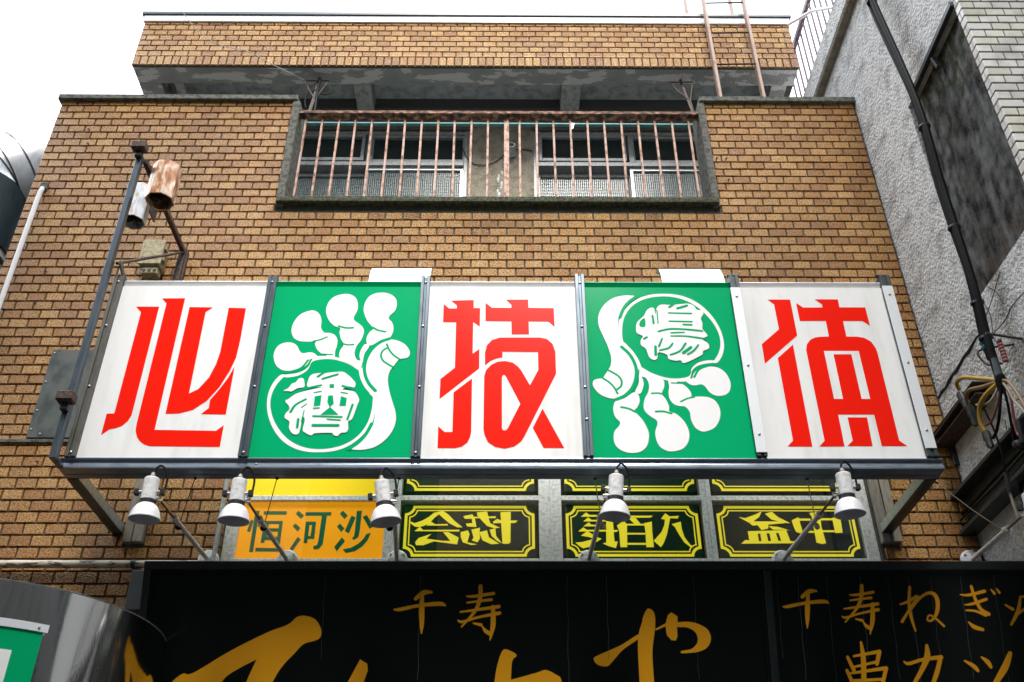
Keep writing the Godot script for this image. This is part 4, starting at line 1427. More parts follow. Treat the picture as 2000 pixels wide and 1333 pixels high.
func dark_signboard() -> void:
	# leans out at the top; local x along the front, y up its face, z out of it
	var s := thing("black_signboard", Vector3(0, 3.465, 0.40), "long black shop signboard with ochre brush lettering, leaning over the street", "signboard")
	s.remove_meta("root")
	s.rotation.x = deg_to_rad(16.4)
	var st := S()
	bx(st, Vector3(-1.809, -0.0435, -0.30), Vector3(3.6, 0.0, 0.0), 0.002)
	obj("top_frame", st, M.black_frame, s)
	st = S()
	bx(st, Vector3(-1.808, -1.4, -0.30), Vector3(-1.772, -0.044, -0.0005), 0.002)
	obj("end_frame", st, M.black_frame, s)
	st = S()
	bx(st, Vector3(1.311, -1.4, -0.10), Vector3(1.349, -0.044, -0.0005), 0.002)
	obj("mullion", st, M.black_frame, s)
	for q in [[-1.7715, 1.3105, "shop_small", "shop_big", "shop_big_ya"], [1.3495, 3.6, "menu_text", "", ""]]:
		st = S()
		bx(st, Vector3(q[0], -1.4, -0.06), Vector3(q[1], -0.0438, -0.0235))
		bx(st, Vector3(q[0], -0.062, -0.0234), Vector3(q[1], -0.0438, -0.012), 0.001)
		bx(st, Vector3(q[0], -1.4, -0.0234), Vector3(q[0] + 0.016, -0.0622, -0.012), 0.001)
		bx(st, Vector3(q[1] - 0.016, -1.4, -0.0234), Vector3(q[1], -0.0622, -0.012), 0.001)
		var p := obj("board", st, M.black_board, s)
		for nm in [q[2], q[3], q[4]]:
			if nm:
				var l := letter(nm, -0.0228, Vector2.ZERO, false)
				obj("lettering", l[0], M.ochre_print, p)
		# dried drips down the face
		var n := 5 if q[0] < 0 else 9
		for k in n:
			st = S()
			var x: float = [-0.9, -0.42, 0.32, 0.52, 0.96][k] if q[0] < 0 else 1.38 + k * 0.135 + 0.03 * sin(k * 5.0)
			var pts := []
			for i in 9:
				pts.append(Vector3(x + 0.003 * sin(i * 1.9 + k), -0.07 - i * (0.05 + 0.012 * (k % 3)), -0.0236))
			tube(st, pts, 0.0011 + 0.0006 * (k % 2), 5, false)
			obj("drip", st, M.drip_stain, p)
	st = S()
	bx(st, Vector3(-1.80, -1.4, -0.31), Vector3(3.6, -0.05, -0.301))
	obj("back", st, M.black_frame, s)

func can_shape(st: SurfaceTool, o: Vector3, r: float, hgt: float, open := true) -> void:
	# eight-sided can, bevelled top, open below
	var P := func(k: int, rr: float, y: float) -> Vector3: return o + Vector3(cos(TAU * (k + 0.5) / 8) * rr, y, sin(TAU * (k + 0.5) / 8) * rr)
	for k in 8:
		var mid := Vector3(cos(TAU * (k + 1) / 8), 0, sin(TAU * (k + 1) / 8))
		quad(st, P.call(k, r, 0), P.call(k + 1, r, 0), P.call(k + 1, r, hgt), P.call(k, r, hgt), mid)
		quad(st, P.call(k, r, hgt), P.call(k + 1, r, hgt), P.call(k + 1, r * 0.86, hgt + 0.012), P.call(k, r * 0.86, hgt + 0.012), mid + Vector3.UP)
		quad(st, P.call(k, r * 0.86, hgt + 0.012), P.call(k + 1, r * 0.86, hgt + 0.012), o + Vector3(0, hgt + 0.012, 0), o + Vector3(0, hgt + 0.012, 0), Vector3.UP)
		quad(st, P.call(k, r, 0), P.call(k + 1, r, 0), P.call(k + 1, r * 0.9, 0), P.call(k, r * 0.9, 0), Vector3.DOWN)
		quad(st, P.call(k, r * 0.9, 0), P.call(k + 1, r * 0.9, 0), P.call(k + 1, r * 0.9, hgt * 0.3), P.call(k, r * 0.9, hgt * 0.3), -mid)

func pole_frame() -> void:
	var f := thing("steel_pole_frame", Vector3(-2.15, 3.78, 0.92), "slate steel pole with a level arm back to the wall, left of the signboard", "pole")
	var st := S()
	bx(st, Vector3(-2.1755, 3.7776, 0.878), Vector3(-2.145, 5.79, 0.92), 0.002)
	bx(st, Vector3(-2.1753, 3.7776, 0.811), Vector3(-2.1452, 3.80, 0.8775), 0.002)
	obj("pole", st, M.slate_metal, f)
	for y in [5.778, 4.058]:
		st = S()
		bx(st, Vector3(-2.196, y + 0.005, 0.9205), Vector3(-2.112, y + 0.058, 0.985), 0.006)
		obj("stub_cap", st, M.brown_rust, f)
		st = S()
		bx(st, Vector3(-2.175, y - 0.035, 0.9203), Vector3(-2.135, y + 0.0045, 0.955), 0.004)
		obj("stub", st, M.black_plastic, f)
	st = S()
	bx(st, Vector3(-2.150, 5.752, 0.04), Vector3(-2.122, 5.785, 0.8775), 0.002)
	obj("arm", st, M.brown_rust, f)
	st = S()
	bx(st, Vector3(-2.165, 5.2, 0.002), Vector3(-2.12, 5.79, 0.0395), 0.002)
	bx(st, Vector3(-2.119, 5.2, 0.002), Vector3(-2.105, 5.78, 0.03), 0.002)
	obj("wall_post", st, M.brown_rust, f)
	st = S()
	tube(st, [Vector3(-2.135, 5.0, 0.87), Vector3(-2.135, 5.75, 0.05)], 0.009, 8)
	obj("stay_rod", st, M.brown_rust, f)
	st = S()
	bar(st, Vector3(-2.13, 5.03, 0.85), Vector3(-2.10, 4.93, 0.80), 0.012, 0.02)
	obj("clip", st, M.black_plastic, f)
	st = S()
	bx(st, Vector3(-2.160, 5.60, 0.52), Vector3(-2.151, 5.78, 0.62), 0.002)
	bar(st, Vector3(-2.13, 5.742, 0.79), Vector3(-2.03, 5.742, 0.79), 0.02, 0.012, Vector3.UP)
	bar(st, Vector3(-2.15, 5.742, 0.57), Vector3(-2.25, 5.742, 0.57), 0.02, 0.012, Vector3.UP)
	obj("hanger_plate", st, M.brown_rust, f)
	# two old can-shaped lamps hung on the arm
	for q in [[Vector3(-2.030, 5.53, 0.79), 0.086, 0.26, "rust_bloomed_can", "copper-rusted eight-sided lamp can hung on the right of the pole arm"], [Vector3(-2.262, 5.56, 0.57), 0.076, 0.26, "pale_can", "pale silver eight-sided lamp can behind the slate pole"]]:
		var c := thing("lamp_can", q[0], q[4], "lamp")
		c.remove_meta("root")
		st = S()
		can_shape(st, Vector3.ZERO, q[1], q[2])
		obj("shell", st, M[q[3]], c)
		st = S()
		lathe(st, [Vector2(q[1] * 0.9, 0.07), Vector2(0.0, 0.07)], Transform3D.IDENTITY, 8)
		obj("inner_plate", st, M.black_plastic, c)
		for k in 2:
			st = S()
			lathe(st, [Vector2(0.028, 0.07), Vector2(0.028, 0.015), Vector2(0.02, 0.008), Vector2(0, 0.008)], Transform3D(Basis.IDENTITY, Vector3(-0.03 + k * 0.06, 0, 0.01)), 14)
			obj("socket", st, M.cable_black, c)
	# junction box on the wall
	var j := thing("junction_box", Vector3(-2.31, 5.6, 0.06), "dirty beige junction box with cable holes, on the bricks above the signboard", "junction box")
	st = S()
	bx(st, Vector3(-2.378, 5.595, 0.002), Vector3(-2.243, 5.80, 0.10), 0.008)
	obj("case", st, M.dirty_beige, j)
	st = S()
	bx(st, Vector3(-2.385, 5.60, 0.1005), Vector3(-2.236, 5.808, 0.115), 0.006)
	obj("lid", st, M.dirty_beige, j)
	st = S()
	bx(st, Vector3(-2.36, 5.535, 0.02), Vector3(-2.25, 5.594, 0.095), 0.01)
	var ft := obj("gland_plate", st, M.dirty_beige, j)
	for k in 3:
		st = S()
		lathe(st, [Vector2(0.013, 0), Vector2(0.010, 0.003), Vector2(0, 0.002)], Transform3D(Basis(Vector3.RIGHT, PI / 2), Vector3(-2.338 + k * 0.034, 5.562, 0.0952)), 12)
		obj("cable_hole", st, M.black_plastic, ft)
	for y in [5.65, 5.74]:
		st = S()
		bx(st, Vector3(-2.2425, y, 0.05), Vector3(-2.228, y + 0.03, 0.09), 0.003)
		obj("latch", st, M.dirty_beige, j)

func right_cables() -> void:
	# heavy cable pair coming down to the wall of the plaster building
	var c := thing("service_cable", Vector3(2.5, 4.3, 0.95), "pair of thick black cables strapped together, hanging down beside the plaster wall", "cable")
	var A := smooth_path([Vector3(2.46, 9.0, 0.80), Vector3(2.50, 7.27, 0.918), Vector3(2.50, 6.14, 1.03), Vector3(2.50, 5.45, 1.00), Vector3(2.50, 4.78, 0.985), Vector3(2.50, 4.47, 0.95), Vector3(2.50, 4.22, 0.94)], 8)
	var B := []
	for i in A.size():
		var t := float(i) / (A.size() - 1)
		B.append(A[i] + Vector3(0.010, 0, -0.034 - 0.024 * absf(sin(t * PI * 3.2))))
	var st := S()
	tube(st, A, 0.022, 14)
	obj("cable", st, M.cable_black, c)
	st = S()
	tube(st, B.slice(0, 44), 0.0165, 12)
	obj("cable", st, M.cable_black, c)
	for i in [8, 18, 27, 34, 40]:
		st = S()
		var d: Vector3 = (A[i + 1] - A[i]).normalized()
		var m: Vector3 = (A[i] * 1.4 + B[i] * 0.6) / 2.0
		tube(st, [m - d * 0.006, m + d * 0.006], 0.036, 12)
		obj("strap", st, M.black_plastic, c)
	st = S()
	tube(st, [Vector3(2.50, 4.33, 0.945), Vector3(2.50, 4.22, 0.94), Vector3(2.50, 4.19, 0.94)], [0.021, 0.023, 0.017], 12)
	obj("end_sleeve", st, M.dark_slate, c)
	# insulator and clamp
	var ins := thing("insulator", Vector3(2.52, 4.45, 0.9), "teal glazed insulator on a rusty wall clamp beside the thick cable", "insulator")
	st = S()
	lathe(st, [Vector2(0, 0), Vector2(0.02, 0.002), Vector2(0.026, 0.015), Vector2(0.017, 0.03), Vector2(0.026, 0.045), Vector2(0.022, 0.06), Vector2(0, 0.064)], Transform3D(Basis.IDENTITY, Vector3(2.51, 4.42, 0.895)), 16)
	obj("bobbin", st, M.teal_ceramic, ins)
	st = S()
	tube(st, smooth_path([Vector3(2.648, 4.44, 0.92), Vector3(2.49, 4.44, 0.86), Vector3(2.49, 4.36, 0.87), Vector3(2.50, 4.31, 0.92), Vector3(2.54, 4.31, 0.94)]), 0.006, 8)
	tube(st, [Vector3(2.648, 4.42, 1.0), Vector3(2.46, 4.44, 1.02)], 0.007, 8)
	obj("clamp", st, M.brown_rust, ins)
	st = S()
	for k in 7:
		tube(st, [Vector3(2.535, 4.42 - k * 0.019, 0.985), Vector3(2.535, 4.408 - k * 0.019, 0.985)], 0.014, 10)
	obj("red_sleeve", st, M.red_wire, ins)
	# spliced wires
	var j := Vector3(2.50, 4.20, 0.95)
	var wires := [
		["yellow_wire", 0.011, [j, Vector3(2.46, 4.28, 0.84), Vector3(2.44, 4.36, 0.72), Vector3(2.44, 4.38, 0.64), Vector3(2.46, 4.35, 0.61)], "thick yellow wire arching over the others"],
		["brown_wire", 0.011, [j, Vector3(2.46, 4.23, 0.84), Vector3(2.44, 4.27, 0.74), Vector3(2.45, 4.27, 0.67), Vector3(2.46, 4.24, 0.655)], "thick brown wire bending left under the yellow one"],
		["yellow_wire", 0.012, [j, Vector3(2.46, 4.18, 0.85), Vector3(2.45, 4.15, 0.77), Vector3(2.45, 4.08, 0.735), Vector3(2.46, 4.02, 0.735)], "thick yellow wire dropping to the lowest connector"],
		["cream_wire", 0.006, [j, Vector3(2.47, 4.14, 0.87), Vector3(2.47, 4.16, 0.78), Vector3(2.47, 4.2, 0.71)], "cream wire looping left"],
		["red_wire", 0.006, [j, Vector3(2.47, 4.08, 0.88), Vector3(2.47, 4.05, 0.80), Vector3(2.47, 4.06, 0.74)], "red wire looping to the left connectors"],
		["cable_black", 0.008, [j, Vector3(2.47, 4.05, 0.90), Vector3(2.47, 3.99, 0.83), Vector3(2.47, 3.97, 0.77)], "black wire below the yellow one"],
		["cable_black", 0.007, [j, Vector3(2.50, 4.08, 0.94), Vector3(2.50, 3.96, 0.91), Vector3(2.50, 3.87, 0.885)], "black wire hanging straight down"],
		["red_wire", 0.007, [j, Vector3(2.50, 4.10, 0.98), Vector3(2.50, 3.98, 0.95), Vector3(2.50, 3.90, 0.94), Vector3(2.50, 3.86, 0.99)], "red wire hanging in front of the black one"],
		["cream_wire", 0.006, [j, Vector3(2.49, 4.12, 1.0), Vector3(2.49, 4.04, 1.02), Vector3(2.49, 3.97, 1.06), Vector3(2.49, 3.92, 1.08)], "cream wire curving to the right"],
		["brown_wire", 0.008, [j, Vector3(2.49, 4.15, 1.02), Vector3(2.49, 4.06, 1.06), Vector3(2.49, 3.95, 1.09), Vector3(2.49, 3.86, 1.10)], "brown wire curving to the far right"],
		["grey_wire", 0.006, [Vector3(2.52, 4.08, 0.94), Vector3(2.52, 4.05, 1.05), Vector3(2.52, 4.02, 1.2)], "grey wire leading off to the right"]]
	for w in wires:
		st = S()
		tube(st, smooth_path(w[2], 6), w[1], 10)
		tag(obj("spliced_wire", st, M[w[0]]), w[3] + ", in the splice below the thick cable", "wire", "wires spliced below the thick cable")
	var conns := [[Vector3(2.46, 4.34, 0.60), Vector3(2.46, 4.22, 0.635), "at the end of the arched yellow wire"], [Vector3(2.46, 4.23, 0.655), Vector3(2.46, 4.10, 0.665), "at the end of the brown wire"], [Vector3(2.46, 4.03, 0.735), Vector3(2.46, 3.93, 0.74), "at the end of the lower yellow wire"], [Vector3(2.50, 3.87, 0.885), Vector3(2.50, 3.84, 0.96), "at the foot of the hanging black wire"], [Vector3(2.50, 3.95, 1.0), Vector3(2.50, 3.84, 0.965), "leaning beside the hanging red wire"], [Vector3(2.50, 3.87, 1.06), Vector3(2.50, 3.83, 1.0), "at the end of the red wire"]]
	for q in conns:
		st = S()
		var a: Vector3 = q[0]
		var b: Vector3 = q[1]
		tube(st, [a, a.lerp(b, 0.12), a.lerp(b, 0.5), a.lerp(b, 0.55), a.lerp(b, 0.9), b], [0.012, 0.021, 0.023, 0.017, 0.019, 0.010], 12)
		tag(obj("connector", st, M.black_plastic), "black bulky wire connector " + q[2], "connector", "black wire connectors")
	st = S()
	tube(st, [j + Vector3(0, 0.03, 0), j, j + Vector3(0, -0.06, -0.03)], [0.02, 0.03, 0.016], 12)
	tag(obj("splice_wrap", st, M.cable_black), "black taped lump where the wires fan out below the thick cable", "tape wrap")
	# thin drop line with its plug
	var dl := thing("drop_line", Vector3(2.48, 3.7, 0.74), "thin dark line ending in a plug and a cream cord, under the splice", "cord")
	st = S()
	tube(st, smooth_path([Vector3(2.48, 4.16, 0.75), Vector3(2.48, 4.02, 0.78), Vector3(2.48, 3.86, 0.785), Vector3(2.48, 3.76, 0.755)]), 0.005, 8)
	obj("line", st, M.cable_black, dl)
	st = S()
	tube(st, [Vector3(2.48, 3.78, 0.765), Vector3(2.48, 3.73, 0.755), Vector3(2.48, 3.68, 0.745)], [0.009, 0.013, 0.012], 10)
	obj("plug", st, M.black_plastic, dl)
	st = S()
	tube(st, smooth_path([Vector3(2.48, 3.685, 0.745), Vector3(2.50, 3.55, 0.71), Vector3(2.52, 3.42, 0.66), Vector3(2.53, 3.3, 0.62)]), 0.0065, 8)
	obj("cord", st, M.cream_wire, dl)
	for q in [[0.0, "black cable hanging against the far right of the plaster wall"], [0.035, "second black cable right of the cream cord, crossing behind the lamp arm"]]:
		st = S()
		tube(st, smooth_path([Vector3(2.60, 3.80, 0.66 + q[0]), Vector3(2.60, 3.62, 0.62 + q[0] * 1.6), Vector3(2.60, 3.45, 0.66 + q[0]), Vector3(2.60, 3.30, 0.74)]), 0.008, 8)
		tag(obj("hanging_cable", st, M.cable_black), q[1], "cable")
	# rusty channel along the wall
	var ch := thing("cable_channel", Vector3(2.6, 4.35, 0.15), "rusty steel channel fixed to the plaster wall beside the brick corner", "bracket")
	st = S()
	bx(st, Vector3(2.535, 4.395, -0.005), Vector3(2.6495, 4.402, 0.62), 0.001)
	bx(st, Vector3(2.643, 4.33, -0.005), Vector3(2.6495, 4.3945, 0.62), 0.001)
	bx(st, Vector3(2.535, 4.322, -0.005), Vector3(2.6495, 4.3295, 0.62), 0.001)
	obj("channel", st, M.brown_rust, ch)
	st = S()
	bx(st, Vector3(2.62, 4.20, 0.005), Vector3(2.6495, 4.3215, 0.03), 0.002)
	obj("strut", st, M.dark_slate, ch)
	st = S()
	tube(st, [Vector3(2.528, 4.365, -0.004), Vector3(2.528, 4.375, 0.5)], 0.006, 8)
	obj("conduit", st, M.dark_slate, ch)


# ------------------------------------------------------------------ lettering outlines, in millimetres on their boards
const MARKS := {
	"mark_heart": [
		["p", 1, [-2001, 356, -1875, 356, -1879, -287, -1880, -325, -1891, -356, -1913, -383, -1941, -397, -1972, -403, -2007, -436, -2007, -313, -1969, -312, -1966, 319]],
		["p", 1, [-1871, 412, -1745, 413, -1747, -406, -1439, -411, -1406, -378, -1406, -502, -1753, -498, -1781, -489, -1807, -471, -1827, -446, -1841, -411, -1844, -376, -1840, 379]],
		["p", 1, [-1710, 354, -1583, 352, -1617, 320, -1614, -194, -1572, -168, -1529, -99, -1505, -14, -1496, 60, -1497, 350, -1403, 347, -1402, 134, -1407, 27, -1427, -55, -1465, -157, -1515, -237, -1577, -291, -1644, -312, -1711, -314]],
		["p", 1, [-1406, -28, -1406, -317, -1532, -315, -1498, -280, -1500, -233, -1463, -168, -1429, -99]],
	],
	"mark_skill": [
		["p", 1, [-291, 401, -167, 406, -166, 352, -131, 351, -131, 228, -167, 258, -166, 54, -131, 84, -130, -38, -330, -225, -330, -104, -257, -34, -259, 256, -330, 257, -330, 379, -299, 348, -258, 349, -259, 371]],
		["p", 1, [-166, -100, -164, -414, -169, -446, -182, -476, -208, -498, -239, -507, -329, -507, -330, -384, -297, -416, -258, -416, -259, -184]],
		["p", 1, [8, 409, 131, 410, 132, 354, 270, 352, 271, 228, 239, 262, 132, 263, 133, 179, 40, 178, 39, 263, -101, 265, -102, 387, -67, 354, 40, 353, 39, 375]],
		["p", 1, [-100, -19, -101, 60, -92, 106, -65, 141, -22, 157, 188, 158, 227, 149, 257, 118, 271, 66, 271, -70, 102, -441, 85, -470, 52, -497, 4, -509, -44, -500, -80, -473, -97, -432, -103, -400, -103, -85, -95, -51, -68, -16, -34, 3, 4, 8, 46, -2, 75, -28, 92, -55, 134, -141, 179, -47, 179, 65, -9, 67, -9, 31, -39, 25, -72, 8]],
		["p", 1, [196, -280, 299, -505, 197, -505, 145, -392]],
		["p", 2, [-11, -95, -6, -82, 2, -80, 10, -90, 83, -253, 18, -397, 10, -406, -4, -406, -10, -395]],
	],
	"mark_body": [
		["p", 1, [1446, 414, 1571, 414, 1571, 175, 1371, -5, 1372, 118, 1479, 215, 1478, 381]],
		["p", 1, [1538, 116, 1535, -496, 1411, -496, 1444, -462, 1444, 30]],
		["p", 1, [1706, 416, 1835, 416, 1833, 362, 1975, 362, 1975, 240, 1941, 271, 1835, 271, 1834, 168, 1890, 168, 1927, 161, 1960, 136, 1975, 97, 1979, 63, 1976, -461, 2010, -492, 1882, -493, 1882, -312, 1698, -312, 1696, -495, 1569, -496, 1602, -463, 1603, 84, 1613, 118, 1636, 147, 1662, 161, 1686, 166, 1740, 168, 1742, 271, 1601, 270, 1600, 391, 1634, 360, 1740, 361, 1741, 382]],
		["p", 2, [1696, 75, 1881, 75, 1881, -220, 1837, -220, 1838, 55, 1743, 54, 1741, -220, 1695, -220]],
		["p", 1, [1743, -329, 1842, -329, 1836, -493, 1710, -493, 1743, -462]],
	],
	"hand_emblem": [
		["s", 1, [-1160, -81, -1191, -127, -1208, -190, -1206, -262, -1188, -332, -1154, -402, -1102, -466, -1037, -509, -971, -528, -915, -531, -852, -526, -790, -506, -738, -470, -694, -419, -662, -359, -655, -294, -660, -218, -695, -141, -725, -82, -746, -32, -804, 3, -856, 23, -917, 36, -980, 36, -1007, 13, -1020, -28, -1046, -55, -1082, -70, -1131, -78]],
		["s", 2, [-1004, 2, -944, 18, -881, 13, -811, -14, -757, -52, -757, -52, -744, -101, -714, -160, -672, -210, -672, -210, -670, -266, -678, -332, -696, -387, -732, -442, -784, -483, -846, -506, -917, -514, -990, -503, -1058, -470, -1116, -415, -1163, -342, -1188, -266, -1190, -200, -1173, -141, -1144, -94, -1144, -94, -1108, -94, -1060, -80, -1022, -46]],
		["s", 1, [-1211, 32, -1209, 73, -1192, 106, -1160, 122, -1126, 121, -1098, 103, -1077, 66, -1058, 54, -1030, 60, -1004, 56, -980, 33, -991, 18, -1016, 18, -1026, -8, -1048, -33, -1084, -48, -1121, -55, -1160, -48, -1193, -18]],
		["b", 2, [-1153, -67, 12, -1100, -57, 12, -1056, -35, 12, -1028, 10, 12]],
		["s", 1, [-1138, 201, -1132, 253, -1105, 303, -1064, 328, -1030, 331, -1001, 309, -985, 266, -982, 219, -962, 188, -932, 184, -905, 172, -887, 141, -886, 99, -892, 69, -889, 30, -889, 30, -933, 34, -935, 46, -965, 55, -991, 84, -1003, 115, -1001, 128, -1054, 128, -1093, 134, -1122, 156]],
		["b", 2, [-1014, 131, 10, -979, 140, 10, -944, 158, 10]],
		["b", 2, [-962, 49, 8, -905, 46, 8]],
		["s", 1, [-967, 336, -957, 391, -926, 429, -878, 444, -843, 440, -812, 416, -798, 375, -798, 331, -812, 290, -808, 267, -782, 246, -758, 220, -750, 188, -760, 141, -779, 105, -788, 69, -785, 38, -771, 13, -745, 3, -746, -37, -746, -37, -811, -10, -863, 26, -866, 69, -850, 110, -868, 146, -880, 188, -879, 216, -915, 233, -950, 277]],
		["b", 2, [-889, 229, 12, -849, 217, 12, -810, 218, 12]],
		["b", 2, [-856, 115, 10, -830, 108, 10, -798, 110, 10]],
		["s", 1, [-764, 348, -752, 408, -719, 444, -671, 454, -626, 443, -595, 414, -586, 375, -593, 332, -617, 302, -624, 280, -605, 255, -595, 225, -596, 188, -611, 154, -653, 141, -694, 110, -715, 104, -729, 120, -732, 157, -717, 193, -703, 214, -736, 262, -755, 305]],
		["b", 2, [-706, 221, 12, -675, 202, 12, -635, 192, 12]],
		["s", 1, [-737, 112, -714, 100, -736, 49, -742, -7, -756, 18, -761, 49, -753, 84]],
		["s", 1, [-619, 141, -576, 138, -532, 116, -504, 80, -497, 49, -510, 27, -551, 19, -551, 19, -582, -32, -597, -62, -602, -111, -589, -179, -568, -246, -550, -303, -546, -359, -561, -415, -594, -465, -639, -501, -694, -517, -741, -517, -774, -508, -774, -508, -721, -479, -684, -433, -657, -369, -655, -294, -664, -227, -692, -189, -721, -131, -738, -62, -734, 8, -708, 79, -669, 126]],
		["b", 2, [-611, 147, 19, -656, 126, 19, -696, 84, 19, -721, 28, 19, -729, -32, 18, -719, -87, 18, -696, -136, 18, -661, -177, 18]],
		["b", 2, [-766, -512, 18, -721, -474, 18, -689, -429, 18, -665, -371, 18]],
		["b", 2, [-622, 112, 11, -606, 74, 11, -580, 41, 11, -551, 19, 11]],
		["b", 2, [-619, 88, 11, -641, 69, 11, -648, 39, 11, -635, 8, 11, -608, -14, 11, -580, -32, 11]],
	],
	"wine_mark": [
		["s", 1, [-1131, -178, -1108, -161, -1094, -136, -1075, -127, -1061, -104, -1040, -104, -1031, -127, -1029, -156, -1062, -163, -1089, -182, -1108, -180]],
		["s", 1, [-1009, -156, -1011, -107, -997, -80, -964, -72, -923, -70, -873, -64, -835, -64, -804, -87, -786, -106, -767, -131, -771, -158, -798, -152, -830, -170, -783, -178, -762, -189, -740, -229, -747, -266, -765, -341, -784, -360, -780, -401, -790, -420, -814, -424, -832, -442, -853, -433, -862, -424, -942, -426, -961, -438, -991, -424, -1007, -406, -1003, -351, -1016, -332, -1019, -388, -1026, -429, -1054, -429, -1076, -397, -1079, -360, -1106, -337, -1102, -309, -1088, -290, -1095, -266, -1114, -241, -1097, -214, -1051, -190, -995, -172, -939, -156]],
		["b", 2, [-1107, -226, 12, -1067, -190, 13, -1008, -163, 13, -942, -145, 12]],
		["b", 2, [-1080, -304, 15, -1059, -262, 13, -1012, -230, 12]],
		["b", 2, [-1028, -278, 7, -1005, -258, 7]],
		["p", 2, [-968, -212, -934, -205, -934, -268, -967, -272]],
		["p", 2, [-899, -138, -877, -138, -874, -162, -898, -162]],
		["b", 2, [-832, -149, 12, -774, -168, 12]],
		["b", 2, [-973, -190, 7, -938, -182, 7]],
		["b", 2, [-836, -188, 7, -803, -194, 7]],
		["p", 2, [-900, -207, -875, -207, -867, -256, -885, -277, -900, -247]],
		["p", 2, [-834, -211, -803, -222, -804, -268, -837, -268]],
		["p", 2, [-883, -275, -836, -320, -928, -321]],
		["b", 2, [-963, -328, 10, -818, -333, 10]],
		["b", 2, [-890, -346, 8, -825, -351, 8]],
		["b", 2, [-959, -381, 15, -832, -381, 15]],
		["b", 2, [-1036, -346, 13, -1036, -393, 13]],
		["b", 2, [-770, -261, 12, -789, -346, 11]],
		["b", 2, [-965, -92, 12, -928, -61, 10]],
		["b", 2, [-940, -106, 10, -863, -78, 10]],
		["b", 2, [-1012, -295, 5, -1018, -360, 6]],
		["b", 2, [-966, -282, 7, -937, -280, 6]],
	],
	"fry_mark": [
		["s", 1, [709, 218, 717, 255, 741, 282, 760, 303, 776, 336, 800, 354, 817, 347, 820, 309, 830, 347, 845, 369, 868, 376, 907, 373, 960, 378, 1005, 382, 1035, 369, 1049, 342, 1075, 337, 1082, 315, 1065, 283, 1070, 251, 1066, 214, 1084, 182, 1086, 166, 1058, 148, 1085, 120, 1086, 89, 1054, 71, 1048, 51, 1020, 32, 975, 7, 941, -5, 928, 12, 899, 10, 866, 22, 860, 47, 827, 62, 811, 57, 807, 27, 789, 14, 765, 32, 752, 83, 728, 108, 728, 139, 741, 166, 712, 186]],
		["s", 2, [740, 271, 761, 282, 759, 229, 733, 227, 728, 245]],
		["b", 2, [804, 301, 12, 806, 248, 12]],
		["b", 2, [831, 336, 7, 830, 250, 7]],
		["b", 2, [893, 319, 10, 1016, 315, 11]],
		["b", 2, [892, 264, 10, 1014, 261, 10]],
		["b", 2, [966, 242, 12, 1010, 240, 12]],
		["b", 2, [828, 197, 12, 892, 213, 12, 979, 210, 12, 1062, 200, 12]],
		["b", 2, [894, 188, 9, 964, 191, 9]],
		["b", 2, [892, 167, 8, 974, 166, 10, 1071, 149, 12]],
		["b", 2, [901, 358, 14, 927, 378, 12]],
		["b", 2, [944, 350, 14, 998, 369, 14]],
		["b", 2, [746, 149, 12, 762, 159, 12]],
		["b", 2, [803, 98, 15, 800, 47, 15]],
		["b", 2, [822, 101, 12, 843, 150, 9]],
		["b", 2, [824, 76, 9, 872, 90, 10, 896, 119, 10]],
		["b", 2, [877, 47, 9, 930, 71, 10, 965, 119, 12]],
		["b", 2, [948, 60, 17, 991, 94, 16]],
		["b", 2, [969, 50, 9, 1003, 73, 10, 1031, 109, 10]],
	],
	"river_mark": [
		["p", 1, [-1416, 146, -1392, 146, -1394, -103, -1416, -103]],
		["p", 1, [-1432, 92, -1417, 83, -1427, 15, -1446, 21]],
		["p", 1, [-1390, 102, -1375, 94, -1378, 46, -1390, 49]],
		["p", 1, [-1367, 143, -1236, 143, -1236, 121, -1366, 121]],
		["p", 1, [-1356, 83, -1251, 83, -1250, -55, -1275, -55, -1275, -33, -1337, -33, -1338, -49, -1360, -49]],
		["p", 1, [-1383, -77, -1232, -81, -1231, -101, -1382, -100]],
		["p", 1, [-1185, 127, -1170, 146, -1135, 115, -1150, 95]],
		["p", 1, [-1193, 52, -1178, 68, -1147, 40, -1160, 18]],
		["p", 1, [-1192, -83, -1156, -12, -1137, -28, -1177, -100]],
		["p", 1, [-1129, 137, -982, 137, -982, 115, -1129, 115]],
		["p", 1, [-1121, 79, -1063, 79, -1062, -26, -1098, -26, -1098, -51, -1119, -51]],
		["p", 1, [-1034, 118, -1005, 118, -1011, -58, -1030, -85, -1058, -89, -1064, -69, -1043, -61, -1038, -40]],
		["p", 2, [-1328, 63, -1270, 63, -1270, 38, -1327, 38]],
		["p", 2, [-1327, 17, -1271, 17, -1270, -12, -1327, -12]],
		["p", 2, [-1098, 57, -1083, 57, -1085, -8, -1097, -8]],
	],
	"sand_mark": [
		["p", 1, [-934, 128, -918, 148, -887, 116, -904, 94]],
		["p", 1, [-943, 50, -927, 69, -899, 38, -915, 15]],
		["p", 1, [-946, -72, -908, -15, -888, -38, -929, -99]],
		["p", 1, [-839, 144, -809, 148, -811, 23, -816, -14, -839, -32, -852, -21, -841, -8, -839, 31]],
		["p", 1, [-866, 116, -841, 105, -871, 8, -896, 22]],
		["p", 1, [-802, 109, -779, 120, -735, 50, -757, 36]],
		["p", 1, [-774, 4, -747, 12, -763, -34, -789, -70, -829, -99, -878, -109, -898, -87, -852, -77, -812, -52, -786, -23]],
	],
	"society_mark": [
		["p", 1, [-541, 85, -504, 71, -461, 87, -426, 109, -398, 134, -347, 146, -317, 125, -280, 85, -232, 45, -264, 46, -308, 70, -353, 109, -368, 125, -390, 107, -424, 68, -452, 54, -481, 46, -503, 50, -522, 64]],
		["p", 1, [-438, 56, -414, 81, -388, 64, -319, 66, -315, 56]],
